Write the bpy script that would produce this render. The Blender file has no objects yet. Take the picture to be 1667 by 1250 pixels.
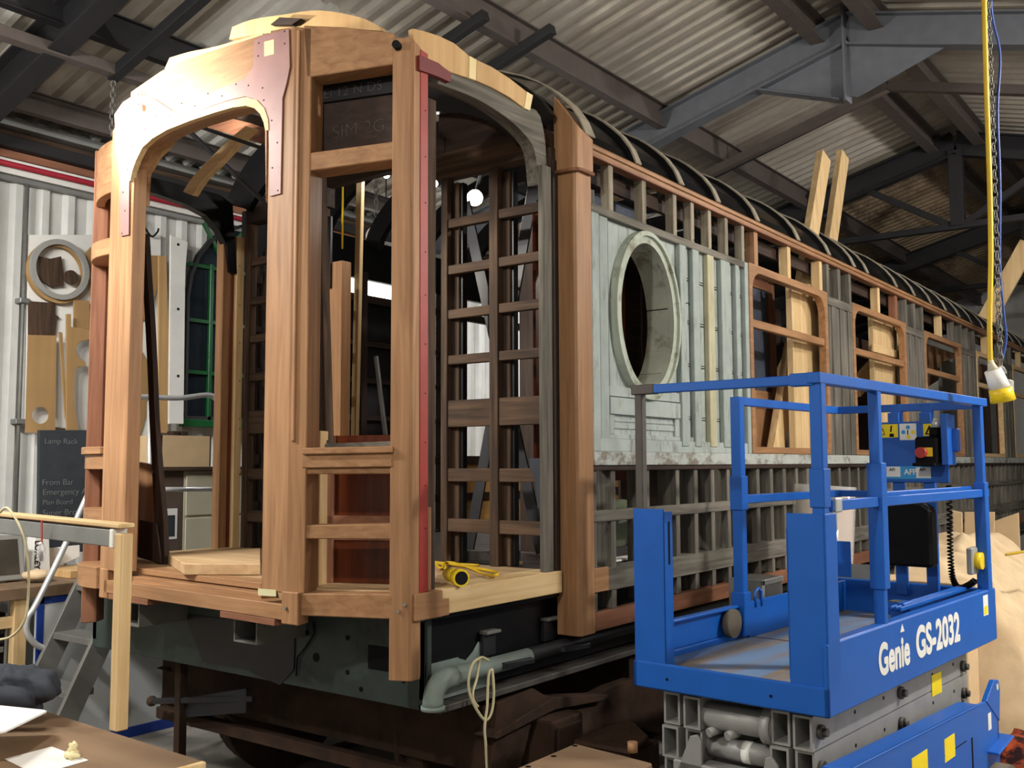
import bpy, bmesh, math, random
from mathutils import Vector as V3, Matrix
random.seed(7)
SC = bpy.context.scene
COL = SC.collection
# ------------------------------------------------------------------ camera
YAW, PITCH, ROLL, FPX = math.radians(-36.997), math.radians(4.615), math.radians(-0.207), 1615.0
CAM = V3((2.8, 0.0, 1.8))
_f = V3((math.sin(YAW)*math.cos(PITCH), math.cos(YAW)*math.cos(PITCH), math.sin(PITCH)))
_r0 = V3((math.cos(YAW), -math.sin(YAW), 0)); _u0 = _r0.cross(_f)
_r = _r0*math.cos(ROLL) + _u0*math.sin(ROLL); _u = _u0*math.cos(ROLL) - _r0*math.sin(ROLL)
cd = bpy.data.cameras.new('camera'); cam = bpy.data.objects.new('camera', cd); COL.objects.link(cam)
cd.sensor_fit = 'HORIZONTAL'; cd.sensor_width = 36.0; cd.lens = 36.0*FPX/1667.0
cd.clip_start = 0.05; cd.clip_end = 200
M = Matrix((_r, _u, -_f)).transposed().to_4x4(); M.translation = CAM; cam.matrix_world = M
SC.camera = cam
# ------------------------------------------------------------------ world, exposure, big lamps
w = bpy.data.worlds.new('world'); SC.world = w; w.use_nodes = True
w.node_tree.nodes['Background'].inputs[0].default_value = (0.60, 0.68, 0.80, 1)
w.node_tree.nodes['Background'].inputs[1].default_value = 0.015
SC.view_settings.view_transform = 'Standard'; SC.view_settings.look = 'None'
SC.view_settings.gamma = 1.0; SC.view_settings.use_curve_mapping = False
SC.view_settings.exposure = 0.5

def area(name, loc, target, size, sizey, watts, col=(1, .9, .78), spread=180):
    l = bpy.data.lights.new(name, 'AREA'); l.shape = 'RECTANGLE'; l.size = size; l.size_y = sizey
    l.energy = watts; l.color = col; l.spread = math.radians(spread)
    o = bpy.data.objects.new(name, l); COL.objects.link(o); o.location = loc
    o.rotation_euler = (V3(target)-V3(loc)).to_track_quat('-Z', 'Y').to_euler(); return o
def point(name, loc, watts, r=.05, col=(1, .88, .72)):
    l = bpy.data.lights.new(name, 'POINT'); l.energy = watts; l.shadow_soft_size = r; l.color = col
    o = bpy.data.objects.new(name, l); COL.objects.link(o); o.location = loc; return o
def spot(name, loc, target, watts, angle, r=.06, col=(1, .88, .72), blend=.6):
    l = bpy.data.lights.new(name, 'SPOT'); l.energy = watts; l.shadow_soft_size = r; l.color = col
    l.spot_size = math.radians(angle); l.spot_blend = blend
    o = bpy.data.objects.new(name, l); COL.objects.link(o); o.location = loc
    o.rotation_euler = (V3(target)-V3(loc)).to_track_quat('-Z', 'Y').to_euler(); return o
# halogen flood lamp left of the carriage end (its fixture is built below at the same place)
FLOOD_A = V3((-2.02, 2.2, 3.66))
spot('flood_a_light', FLOOD_A, (-1.62, 2.84, 3.60), 300, 84, .05, (1, .93, .80), .9)
# bare high-bay lamps hanging over and behind the camera and along the shed
HIGHBAY = [V3((1.6, -0.9, 4.3)), V3((4.1, 5.6, 4.0)), V3((3.1, 9.4, 4.45))]
point('highbay_light_0', HIGHBAY[0], 310, .10, (1, .93, .84))
point('highbay_light_1', HIGHBAY[1], 440, .10, (1, .94, .86))
point('highbay_light_2', HIGHBAY[2], 230, .10, (1, .94, .90))
# tube lights hung along the left aisle between wall and carriage
TUBES = [V3((-2.2, 0.9, 3.7)), V3((-3.55, 7.0, 3.75)), V3((-3.55, 10.2, 3.75))]
area('tube_light_0', TUBES[0], (-3.4, 3.6, .9), 1.2, .12, 125, (1, .97, .92))
area('wall_fill_tube', TUBES[1], (-4.4, 7.2, 1.5), .12, 1.2, 60, (1, .98, .95))  # added lamp, put near the wall to brighten it
area('tube_light_2', TUBES[2], (-4.4, 10.2, 1.5), .12, 1.2, 50, (1, .98, .95))

# ------------------------------------------------------------------ pixel -> point helpers (1667 x 1250 frame)
def ray(x, y): return _f + _r*((x-833.5)/FPX) - _u*((y-625.0)/FPX)
def onX(x, y, X): d = ray(x, y); return CAM + d*((X-CAM.x)/d.x)
def onY(x, y, Y): d = ray(x, y); return CAM + d*((Y-CAM.y)/d.y)
def onZ(x, y, Z): d = ray(x, y); return CAM + d*((Z-CAM.z)/d.z)
def onP(x, y, p, n): d = ray(x, y); return CAM + d*((V3(p)-CAM).dot(n)/d.dot(n))
# ------------------------------------------------------------------ materials
MATS = {}
def nodes(name):
    m = bpy.data.materials.new(name); m.use_nodes = True; nt = m.node_tree
    return m, nt, nt.nodes, nt.links, nt.nodes['Principled BSDF']
def c4(c): return (c[0], c[1], c[2], 1)
def srgb(r, g, b):
    f = lambda v: (v/255/12.92) if v/255 <= .04045 else ((v/255+.055)/1.055)**2.4
    return (f(r), f(g), f(b))
def wood(name, a, b, axis='Z', rough=.55, sc=1.0, bump=.15, dark=None, spec=.3):
    m, nt, N, L, B = nodes(name)
    tc = N.new('ShaderNodeTexCoord'); mp = N.new('ShaderNodeMapping')
    k = {'X': (.9, 16, 16), 'Y': (16, .9, 16), 'Z': (16, 16, .9)}[axis]
    mp.inputs['Scale'].default_value = tuple(v*sc for v in k)
    L.new(tc.outputs['Object'], mp.inputs[0])
    n1 = N.new('ShaderNodeTexNoise'); n1.inputs['Scale'].default_value = 2.2; n1.inputs['Detail'].default_value = 7; n1.inputs['Distortion'].default_value = .6
    L.new(mp.outputs[0], n1.inputs[0])
    n2 = N.new('ShaderNodeTexNoise'); n2.inputs['Scale'].default_value = 1.1; n2.inputs['Detail'].default_value = 3
    L.new(tc.outputs['Object'], n2.inputs[0])
    cr = N.new('ShaderNodeValToRGB'); cr.color_ramp.elements[0].position = .3; cr.color_ramp.elements[1].position = .72
    cr.color_ramp.elements[0].color = c4(a); cr.color_ramp.elements[1].color = c4(b)
    L.new(n1.outputs[0], cr.inputs[0])
    mx = N.new('ShaderNodeMix'); mx.data_type = 'RGBA'; mx.blend_type = 'MULTIPLY'
    cr2 = N.new('ShaderNodeValToRGB'); cr2.color_ramp.elements[0].position = .35; cr2.color_ramp.elements[1].position = .65
    d = dark or .72
    cr2.color_ramp.elements[0].color = (d, d, d, 1); cr2.color_ramp.elements[1].color = (1.05, 1.05, 1.05, 1)
    L.new(n2.outputs[0], cr2.inputs[0]); mx.inputs[0].default_value = 1
    L.new(cr.outputs[0], mx.inputs[6]); L.new(cr2.outputs[0], mx.inputs[7]); L.new(mx.outputs[2], B.inputs['Base Color'])
    B.inputs['Roughness'].default_value = rough; B.inputs['Specular IOR Level'].default_value = spec
    bp = N.new('ShaderNodeBump'); bp.inputs['Strength'].default_value = bump; bp.inputs['Distance'].default_value = .004
    L.new(n1.outputs[0], bp.inputs['Height']); L.new(bp.outputs[0], B.inputs['Normal'])
    MATS[name] = m; return m
def paint(name, col, rough=.5, metal=0.0, wear=None, wearcol=(.1, .1, .1), wscale=6, var=.12, bump=.05, spec=.5, lo=.62, hi=.70, stretch=None):
    m, nt, N, L, B = nodes(name)
    tc = N.new('ShaderNodeTexCoord'); n1 = N.new('ShaderNodeTexNoise'); n1.inputs['Scale'].default_value = 9; n1.inputs['Detail'].default_value = 5
    L.new(tc.outputs['Object'], n1.inputs[0])
    cr = N.new('ShaderNodeValToRGB'); cr.color_ramp.elements[0].position = .3; cr.color_ramp.elements[1].position = .7
    cr.color_ramp.elements[0].color = c4([v*(1-var) for v in col]); cr.color_ramp.elements[1].color = c4([min(1, v*(1+var)) for v in col])
    L.new(n1.outputs[0], cr.inputs[0]); out = cr.outputs[0]
    if wear:
        n2 = N.new('ShaderNodeTexNoise'); n2.inputs['Scale'].default_value = wscale; n2.inputs['Detail'].default_value = 8; n2.inputs['Roughness'].default_value = .7
        if stretch:
            mp = N.new('ShaderNodeMapping'); mp.inputs['Scale'].default_value = stretch; L.new(tc.outputs['Object'], mp.inputs[0]); L.new(mp.outputs[0], n2.inputs[0])
        else: L.new(tc.outputs['Object'], n2.inputs[0])
        c2 = N.new('ShaderNodeValToRGB'); c2.color_ramp.elements[0].position = lo; c2.color_ramp.elements[1].position = hi
        L.new(n2.outputs[0], c2.inputs[0])
        ma = N.new('ShaderNodeMath'); ma.operation = 'MULTIPLY'; ma.inputs[1].default_value = wear; L.new(c2.outputs[0], ma.inputs[0])
        mx = N.new('ShaderNodeMix'); mx.data_type = 'RGBA'; L.new(ma.outputs[0], mx.inputs[0]); L.new(out, mx.inputs[6]); mx.inputs[7].default_value = c4(wearcol); out = mx.outputs[2]
    L.new(out, B.inputs['Base Color'])
    B.inputs['Roughness'].default_value = rough; B.inputs['Metallic'].default_value = metal; B.inputs['Specular IOR Level'].default_value = spec
    if bump:
        bp = N.new('ShaderNodeBump'); bp.inputs['Strength'].default_value = bump; bp.inputs['Distance'].default_value = .005
        L.new(n1.outputs[0], bp.inputs['Height']); L.new(bp.outputs[0], B.inputs['Normal'])
    MATS[name] = m; return m
def glow(name, col, s):
    m, nt, N, L, B = nodes(name); B.inputs['Base Color'].default_value = c4(col)
    B.inputs['Emission Color'].default_value = c4(col); B.inputs['Emission Strength'].default_value = s; MATS[name] = m; return m
def clear(name, col=(1, 1, 1), alpha=.25, rough=.05):
    m, nt, N, L, B = nodes(name); B.inputs['Base Color'].default_value = c4(col); B.inputs['Alpha'].default_value = alpha
    B.inputs['Roughness'].default_value = rough; MATS[name] = m; return m
for ax in 'XYZ':
    wood('mahogany_'+ax, srgb(140, 102, 70), srgb(174, 132, 94), ax, .5, 1, .1, .86)
    wood('redwood_'+ax, srgb(116, 76, 56), srgb(154, 106, 80), ax, .5, 1, .1, .8)
    wood('pine_'+ax, srgb(200, 166, 116), srgb(232, 204, 156), ax, .6, .7, .08, .85)
    wood('oldwood_'+ax, srgb(50, 38, 30), srgb(98, 76, 58), ax, .8, 1, .3, .6)
    wood('greywood_'+ax, srgb(84, 81, 74), srgb(138, 133, 122), ax, .85, 1, .35, .6)
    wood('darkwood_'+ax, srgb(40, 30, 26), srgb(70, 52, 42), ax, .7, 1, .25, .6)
wood('palewood_Z', srgb(116, 108, 94), srgb(172, 162, 142), 'Z', .85, 1, .3, .7)
wood('ply', srgb(186, 148, 100), srgb(212, 176, 124), 'Z', .6, .4, .06, .85)
wood('mdf', srgb(158, 126, 84), srgb(176, 142, 96), 'Z', .8, .3, .04, .8)
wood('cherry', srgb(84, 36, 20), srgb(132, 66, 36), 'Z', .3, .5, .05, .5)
wood('deckply', srgb(172, 140, 102), srgb(200, 170, 130), 'X', .75, .5, .08, .8)
wood('benchtop', srgb(126, 102, 78), srgb(150, 124, 97), 'X', .8, .15, .08, .62)
paint('purpleplate', srgb(150, 112, 108), .45, .0, .5, srgb(120, 78, 78), 7, .1)
paint('darkred', srgb(104, 24, 26), .45, 0, None, var=.08)
paint('redprimer', srgb(146, 44, 34), .45, 0, .15, srgb(120, 64, 58), 5, .1)
paint('greenpanel', srgb(162, 172, 168), .7, 0, .8, srgb(100, 96, 82), 5, .09, .4, .3, .53, .70, (3, 3, .8))
paint('greenbatten', srgb(152, 162, 158), .7, 0, .75, srgb(96, 92, 78), 6, .1, .4, .3, .55, .72, (4, 4, .8))
paint('yellowbatten', srgb(178, 174, 146), .75, 0, .7, srgb(150, 132, 86), 6, .1, .3, .3, .5, .7, (4, 4, .8))
paint('waistpaint', srgb(172, 178, 174), .75, 0, .85, srgb(108, 98, 82), 2.4, .08, .4, .3, .5, .6, (1, 2.2, 4))
paint('ovalpaint', srgb(170, 178, 164), .7, 0, .8, srgb(104, 98, 78), 7, .1, .4, .3, .52, .66)
paint('headstock', srgb(54, 66, 63), .5, 0, .9, srgb(24, 26, 26), 2.2, .15, .2, .4, .5, .62)
paint('palegreen', srgb(128, 142, 136), .55, 0, .5, srgb(70, 78, 74), 6, .1)
paint('blackpaint', srgb(12, 13, 16), .4, 0, .3, srgb(30, 30, 34), 5, .2, .1, .3)
paint('blackgloss', srgb(8, 8, 10), .3, 0, .2, srgb(20, 20, 22), 3, .2, .15, .25)
paint('blacksteel', srgb(26, 27, 32), .5, 0, .35, srgb(54, 52, 54), 6, .2, .1)
paint('rust', srgb(58, 42, 32), .85, 0, .7, srgb(30, 24, 20), 5, .2, .4, .2, .45, .65)
paint('stripmetal', srgb(176, 168, 150), .4, .3, .4, srgb(120, 112, 98), 8, .1)
paint('galv', srgb(140, 142, 140), .45, .55, .35, srgb(92, 92, 90), 6, .12)
paint('alu', srgb(196, 198, 198), .3, .35, .3, srgb(130, 130, 130), 6, .1)
paint('greysteel', srgb(112, 112, 108), .55, .25, .4, srgb(74, 72, 68), 6, .15)
paint('liftblue', srgb(8, 86, 176), .42, 0, .5, srgb(60, 84, 120), 9, .05, .03, .5, .64, .74)
paint('bareSteel', srgb(78, 74, 70), .6, .3, .5, srgb(50, 44, 38), 10, .2)
paint('armgrey', srgb(150, 150, 148), .5, .25, .4, srgb(112, 110, 106), 4, .08)
paint('whitesheet', srgb(206, 207, 204), .55, 0, .35, srgb(160, 158, 150), 1.6, .05, .03, .4, .5, .75, (3, 3, .5))
paint('roofsheet', srgb(176, 170, 160), .6, 0, .7, srgb(128, 116, 100), 1.0, .06, .03, .3, .42, .7, (.5, 2, .5))
paint('roofsheet_white', srgb(205, 204, 198), .6, 0, .4, srgb(160, 152, 140), 1.0, .06, .03, .3, .5, .75)
paint('roofsheet_brown', srgb(146, 128, 104), .7, 0, .85, srgb(70, 58, 46), 1.6, .1, .05, .2, .5, .66, (3, .5, 1))
paint('steelgrey', srgb(96, 100, 108), .55, .1, .4, srgb(70, 66, 64), 3, .1)
paint('steelbrown', srgb(84, 76, 72), .65, .1, .4, srgb(52, 46, 44), 4, .12)
paint('steeldark', srgb(25, 25, 28), .65, .1, .4, srgb(16, 16, 18), 4, .15)
paint('concrete', srgb(132, 128, 120), .85, 0, .6, srgb(96, 92, 86), 2.2, .12, .2)
paint('white', srgb(228, 228, 224), .6, 0, None, var=.03)
paint('paper', srgb(238, 238, 234), .8, 0, None, var=.02, bump=0)
paint('chalkboard', srgb(46, 52, 58), .8, 0, .6, srgb(84, 90, 96), 3, .2, 0)
paint('beige', srgb(196, 190, 168), .6, 0, None, var=.04)
paint('brownboard', srgb(92, 78, 66), .8, 0, None, var=.1)
paint('framegreen', srgb(16, 82, 40), .3, 0, None, var=.1)
paint('cabinetgrey', srgb(194, 198, 199), .6, 0, None, var=.03)
paint('trimblue', srgb(26, 58, 142), .5, 0, None, var=.08)
paint('yellow', srgb(232, 200, 20), .4, 0, .3, srgb(180, 150, 40), 9, .06)
paint('yellowcable', srgb(214, 178, 30), .5, 0, None, var=.08)
paint('bluecable', srgb(40, 72, 150), .5, 0, None, var=.08)
paint('redcable', srgb(150, 24, 44), .5, 0, None, var=.1)
paint('redplastic', srgb(178, 50, 50), .4, 0, None, var=.08)
paint('rope', srgb(206, 196, 158), .9, 0, None, var=.1)
paint('black', srgb(10, 10, 11), .6, 0, None, var=.1, spec=.15)
paint('screen', srgb(70, 66, 60), .25, 0, .4, srgb(40, 40, 42), 3, .1)
paint('cloth', srgb(206, 184, 150), .9, 0, .5, srgb(176, 142, 106), 2, .1, .2, .2, .45, .7)
paint('darkcloth', srgb(58, 62, 70), .9, 0, .6, srgb(88, 92, 100), 4, .15, .3, .2)
paint('greencloth', srgb(104, 110, 92), .9, 0, .6, srgb(160, 164, 150), 5, .15, .3, .2)
paint('rug', srgb(140, 62, 36), .95, 0, .95, srgb(24, 20, 26), 7, .6, .3, .1, .46, .54)
paint('cardboard', srgb(206, 178, 138), .85, 0, None, var=.05)
paint('osb', srgb(170, 130, 72), .85, 0, .6, srgb(130, 92, 46), 30, .2)
paint('tread', srgb(122, 110, 96), .8, 0, .9, srgb(96, 126, 164), 1.0, .1, .15, .3, .44, .56, (7, .5, 1))
paint('insul', srgb(66, 72, 86), .9, 0, .6, srgb(130, 136, 150), 60, .2)
paint('chalkbright', srgb(112, 116, 118), .9, 0, None, var=.05, bump=0)
paint('chalk', srgb(96, 94, 90), .9, 0, None, var=.05, bump=0)
paint('stickyellow', srgb(240, 214, 20), .5, 0, None, var=.03, bump=0)
paint('stickblue', srgb(40, 150, 214), .5, 0, None, var=.03, bump=0)
paint('wax', srgb(236, 224, 176), .5, 0, None, var=.05)
paint('creamwood', srgb(228, 208, 156), .6, 0, None, var=.05)
paint('tape', srgb(206, 200, 158), .7, 0, None, var=.03, bump=0)
paint('tyre', srgb(96, 88, 76), .9, 0, None, var=.1)
paint('greyplastic', srgb(150, 150, 146), .5, 0, None, var=.05)
paint('floodwhite', srgb(225, 220, 210), .4, 0, None, var=.03)
glow('lampglow', (1, .97, .92), 30)
glow('tubeglow', (1, .98, .95), 12)
clear('glass', (.02, .03, .04), .86, .08)
clear('film', (.9, .9, .92), .35, .12)
MATS['pane'] = MATS['glass']
def mt(m): return MATS[m] if isinstance(m, str) else m
# ------------------------------------------------------------------ geometry helpers
OFF = {}
def off(par):
    while par is not None:
        if par.name in OFF: return OFF[par.name]
        par = par.parent
    return V3((0, 0, 0))
def tag(o, label=None, cat=None, group=None, kind=None):
    if label: o['label'] = label
    if cat: o['category'] = cat
    if group: o['group'] = group
    if kind: o['kind'] = kind
    return o
def thing(name, label, cat, loc=(0, 0, 0), group=None, local=False, rz=0):
    o = bpy.data.objects.new(name, None); COL.objects.link(o); o.location = loc; o.rotation_euler = (0, 0, rz); o.empty_display_size = .1
    OFF[o.name] = V3((0, 0, 0)) if local else V3(loc)
    return tag(o, label, cat, group)
def mk(name, VV, FF, mat, par=None, bev=0, smooth=False):
    of = off(par)
    me = bpy.data.meshes.new(name)
    if par is None:                                   # top-level mesh: origin at its base centre
        xs = [v[0] for v in VV]; ys = [v[1] for v in VV]; zs = [v[2] for v in VV]
        of = V3(((min(xs)+max(xs))/2, (min(ys)+max(ys))/2, min(zs)))
    me.from_pydata([tuple(V3(v)-of) for v in VV], [], FF)
    bm = bmesh.new(); bm.from_mesh(me); bmesh.ops.recalc_face_normals(bm, faces=bm.faces); bm.to_mesh(me); bm.free()
    me.materials.append(mt(mat))
    if smooth:
        for p in me.polygons: p.use_smooth = True
    o = bpy.data.objects.new(name, me); COL.objects.link(o)
    if par is None: o.location = of; OFF[o.name] = of
    else: o.parent = par
    if bev:
        b = o.modifiers.new('bevel', 'BEVEL'); b.width = bev; b.segments = 1; b.limit_method = 'ANGLE'; b.angle_limit = math.radians(50)
    return o
BF = [(0, 1, 3, 2), (4, 6, 7, 5), (0, 4, 5, 1), (2, 3, 7, 6), (0, 2, 6, 4), (1, 5, 7, 3)]
def box(name, a, b, mat, par=None, bev=.003):
    x = sorted((a[0], b[0])); y = sorted((a[1], b[1])); z = sorted((a[2], b[2]))
    return mk(name, [(i, j, k) for i in x for j in y for k in z], BF, mat, par, bev)
def beam(name, p, q, wd, th, mat, par=None, up=(0, 0, 1), bev=.003):
    p = V3(p); q = V3(q); d = (q-p).normalized(); s = d.cross(V3(up))
    if s.length < 1e-4: s = d.cross(V3((1, 0, 0)))
    s.normalize(); t = s.cross(d).normalized()
    vs = [e + s*(i*wd/2) + t*(j*th/2) for e in (p, q) for i in (-1, 1) for j in (-1, 1)]
    return mk(name, vs, BF, mat, par, bev)
def prism(name, pts, vec, mat, par=None, bev=.003, smooth=False):
    pts = [V3(p) for p in pts]; v = V3(vec); n = len(pts)
    F = [tuple(range(n))[::-1], tuple(range(n, 2*n))] + [(i, (i+1) % n, n+(i+1) % n, n+i) for i in range(n)]
    return mk(name, pts + [p+v for p in pts], F, mat, par, bev, smooth)
def vprism(name, plan, z0, z1, mat, par=None, bev=.004):
    if not isinstance(z1, (list, tuple)): z1 = [z1]*len(plan)
    n = len(plan)
    vs = [(p[0], p[1], z0) for p in plan] + [(p[0], p[1], z) for p, z in zip(plan, z1)]
    F = [tuple(range(n))[::-1], tuple(range(n, 2*n))] + [(i, (i+1) % n, n+(i+1) % n, n+i) for i in range(n)]
    return mk(name, vs, F, mat, par, bev)
def tube(name, pts, r, mat, par=None, n=8, closed=False):
    pts = [V3(p) for p in pts]; m = len(pts); VV = []; FF = []
    ref = V3((0, 0, 1)); prev = None
    for i, p in enumerate(pts):
        if closed: d = pts[(i+1) % m]-pts[i-1]
        else: d = pts[min(i+1, m-1)]-pts[max(i-1, 0)]
        d.normalize()
        if prev is None:
            s = d.cross(ref) if abs(d.dot(ref)) < .95 else d.cross(V3((1, 0, 0)))
        else: s = prev - d*prev.dot(d)
        s.normalize(); prev = s; t = d.cross(s); rr = r[i] if isinstance(r, (list, tuple)) else r
        for k in range(n):
            a = 2*math.pi*k/n; VV.append(p + s*math.cos(a)*rr + t*math.sin(a)*rr)
    for i in range(m if closed else m-1):
        j = (i+1) % m
        for k in range(n): FF.append((i*n+k, i*n+(k+1) % n, j*n+(k+1) % n, j*n+k))
    if not closed: FF.append(tuple(range(n))[::-1]); FF.append(tuple((m-1)*n+k for k in range(n)))
    o = mk(name, VV, FF, mat, par)
    for p in o.data.polygons:
        if len(p.vertices) == 4: p.use_smooth = True
    return o
def cyl(name, p, q, r, mat, par=None, n=16): return tube(name, [p, q], r, mat, par, n)
def spline(pts, n=8):
    pts = [V3(p) for p in pts]; out = []
    for i in range(len(pts)-1):
        p0 = pts[max(i-1, 0)]; p1 = pts[i]; p2 = pts[i+1]; p3 = pts[min(i+2, len(pts)-1)]
        for k in range(n):
            t = k/n; out.append(.5*((2*p1) + (p2-p0)*t + (2*p0-5*p1+4*p2-p3)*t*t + (3*p1-p0-3*p2+p3)*t*t*t))
    return out + [pts[-1]]
def band(name, inner, outer, vec, mat, par=None, closed=False, bev=0):
    """solid strip between two polylines, extruded by vec"""
    I = [V3(p) for p in inner]; O = [V3(p) for p in outer]; v = V3(vec); n = len(I)
    VV = I + O + [p+v for p in I] + [p+v for p in O]; FF = []
    for i in range(n if closed else n-1):
        j = (i+1) % n
        FF += [(i, j, n+j, n+i), (2*n+i, 3*n+i, 3*n+j, 2*n+j), (i, 2*n+i, 2*n+j, j), (n+i, n+j, 3*n+j, 3*n+i)]
    if not closed: FF += [(0, n, 3*n, 2*n), (n-1, 3*n-1, 4*n-1, 2*n-1)]
    return mk(name, VV, FF, mat, par, bev)
def text(name, s, origin, xdir, ydir, size, mat, par=None, bold=0.0, depth=.0006, sx=1.0, align='LEFT', rep=0):
    cu = bpy.data.curves.new(name, 'FONT'); cu.body = s; cu.size = size; cu.offset = bold; cu.extrude = depth; cu.align_x = align
    to = bpy.data.objects.new(name+'_t', cu); COL.objects.link(to)
    dg = bpy.context.evaluated_depsgraph_get(); me = bpy.data.meshes.new_from_object(to.evaluated_get(dg))
    bpy.data.objects.remove(to); bpy.data.curves.remove(cu)
    x = V3(xdir).normalized(); y = V3(ydir).normalized(); z = x.cross(y); of = off(par); o3 = V3(origin)
    for v in me.vertices: v.co = o3 + x*(v.co.x*sx) + y*v.co.y + z*v.co.z - of
    if rep:                                            # heavier strokes: the glyphs repeated a little to either side
        bm = bmesh.new()
        for k, (dx, dy) in enumerate(((0, 0), (rep, 0), (-rep, 0), (0, rep), (0, -rep), (rep*.7, rep*.7), (-rep*.7, -rep*.7), (rep*.7, -rep*.7), (-rep*.7, rep*.7))):
            m2 = me.copy()
            for v in m2.vertices: v.co += x*dx + y*dy + z*(k*.00004)
            bm.from_mesh(m2); bpy.data.meshes.remove(m2)
        bm.to_mesh(me); bm.free()
    me.materials.clear(); me.materials.append(mt(mat)); o = bpy.data.objects.new(name, me); COL.objects.link(o)
    if par: o.parent = par
    if 'chalk' in name: o['kind'] = 'stuff'
    return o
def blob(name, c, r, mat, par=None, seg=10, rings=6, fn=None):
    c = V3(c); VV = []; FF = []
    for i in range(rings+1):
        th = math.pi*i/rings
        for k in range(seg):
            a = 2*math.pi*k/seg; d = V3((math.sin(th)*math.cos(a), math.sin(th)*math.sin(a), math.cos(th)))
            s = fn(d) if fn else 1
            VV.append(c + V3((d.x*r[0], d.y*r[1], d.z*r[2]))*s)
    for i in range(rings):
        for k in range(seg): FF.append((i*seg+k, i*seg+(k+1) % seg, (i+1)*seg+(k+1) % seg, (i+1)*seg+k))
    o = mk(name, VV, FF, mat, par, 0, True)
    bm = bmesh.new(); bm.from_mesh(o.data); bmesh.ops.remove_doubles(bm, verts=bm.verts, dist=1e-5); bm.to_mesh(o.data); bm.free(); return o
# ================================================================== SHED
KX, EZ, MS, RX = -4.4, 4.3, .27, .25                  # left wall x, eaves height, roof slope, ridge x
RXR = 2*RX-KX                                         # right wall x
YA, YB = -4.0, 21.0
def roofz(x, o=0): return EZ + MS*(x-KX if x <= RX else RXR-x) - o
fl = box('floor', (KX-.3, YA, -.12), (RXR+.3, YB, 0), 'concrete', bev=0); tag(fl, kind='structure')
def trapezoid_sheet(name, a, b, u, nrm, width, pitch, depth, mat, par):
    """profiled sheet: ribs run a->b, width along u"""
    a = V3(a); b = V3(b); u = V3(u).normalized(); nrm = V3(nrm).normalized(); prof = []
    k = 0.0
    while k < width-1e-6:
        for f, h in ((0, 0), (.42, 0), (.58, 1), (.84, 1)):
            if k+f*pitch <= width: prof.append((k+f*pitch, h*depth))
        k += pitch
    prof.append((width, 0)); n = len(prof)
    VV = [p + u*s + nrm*h for p in (a, b) for s, h in prof] + [p + u*s + nrm*(h-.004) for p in (a, b) for s, h in prof]
    FF = [(i, i+1, n+i+1, n+i) for i in range(n-1)] + [(2*n+i, 3*n+i, 3*n+i+1, 2*n+i+1) for i in range(n-1)]
    return mk(name, VV, FF, mat, par)
# walls: a backing plate each, with profiled sheets as pieces
wl = box('wall_left', (KX-.12, YA, 0), (KX-.06, YB, EZ+.1), 'whitesheet', bev=0); tag(wl, kind='structure')
y = YA
while y < YB-.01:
    trapezoid_sheet('wall_sheet', (KX-.03, y, 0), (KX-.03, y, EZ), (0, 1, 0), (1, 0, 0), 1.0, .2, .035, 'whitesheet', wl); y += 1.0
wr = box('wall_right', (RXR+.06, YA, 0), (RXR+.12, YB, EZ+.1), 'whitesheet', bev=0); tag(wr, kind='structure')
def gable(name, y, t):
    o = prism(name, [(KX-.12, y, 0), (RXR+.12, y, 0), (RXR+.12, y, EZ), (RX, y, roofz(RX)), (KX-.12, y, EZ)], (0, t, 0), 'whitesheet', None, 0); tag(o, kind='structure'); return o
gable('wall_front', YA, -.08); gable('wall_back', YB, .08)
# roof: profiled sheets, ribs running up the slope
ce = prism('ceiling', [(KX-.2, YA, EZ-.054+.1), (RX, YA, roofz(RX)+.1), (RXR+.2, YA, EZ-.054+.1), (RXR+.2, YA, EZ-.054+.14), (RX, YA, roofz(RX)+.14), (KX-.2, YA, EZ-.054+.14)], (0, YB-YA, 0), 'roofsheet', None, 0); tag(ce, kind='structure')
rn = random.Random(3)
y = YA; k = 0
while y < YB-.01:
    mats = ['roofsheet']*6
    for s, x0, x1 in ((0, KX, -2.05), (1, -2.15, RX), (2, RXR, RX)):
        if s == 0: m = 'roofsheet_white' if rn.random() < .75 else 'roofsheet'
        elif s == 1: m = 'roofsheet' if y < 11.2 else 'roofsheet_brown'
        else: m = 'roofsheet' if y < 12 else 'roofsheet_brown'
        if 8.6 < y < 9.7 and s == 0: m = 'roofsheet_brown'
        nn = V3((MS, 0, -1)) if x0 < RX else V3((-MS, 0, -1))
        trapezoid_sheet('roof_sheet', (x0, y, roofz(x0)+.06+(.01 if s == 0 else 0)), (x1, y, roofz(x1)+.06+(.01 if s == 0 else 0)), (0, 1, 0), nn, 1.0, 1/6, .036, m, ce)
    y += 1.0; k += 1
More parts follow.
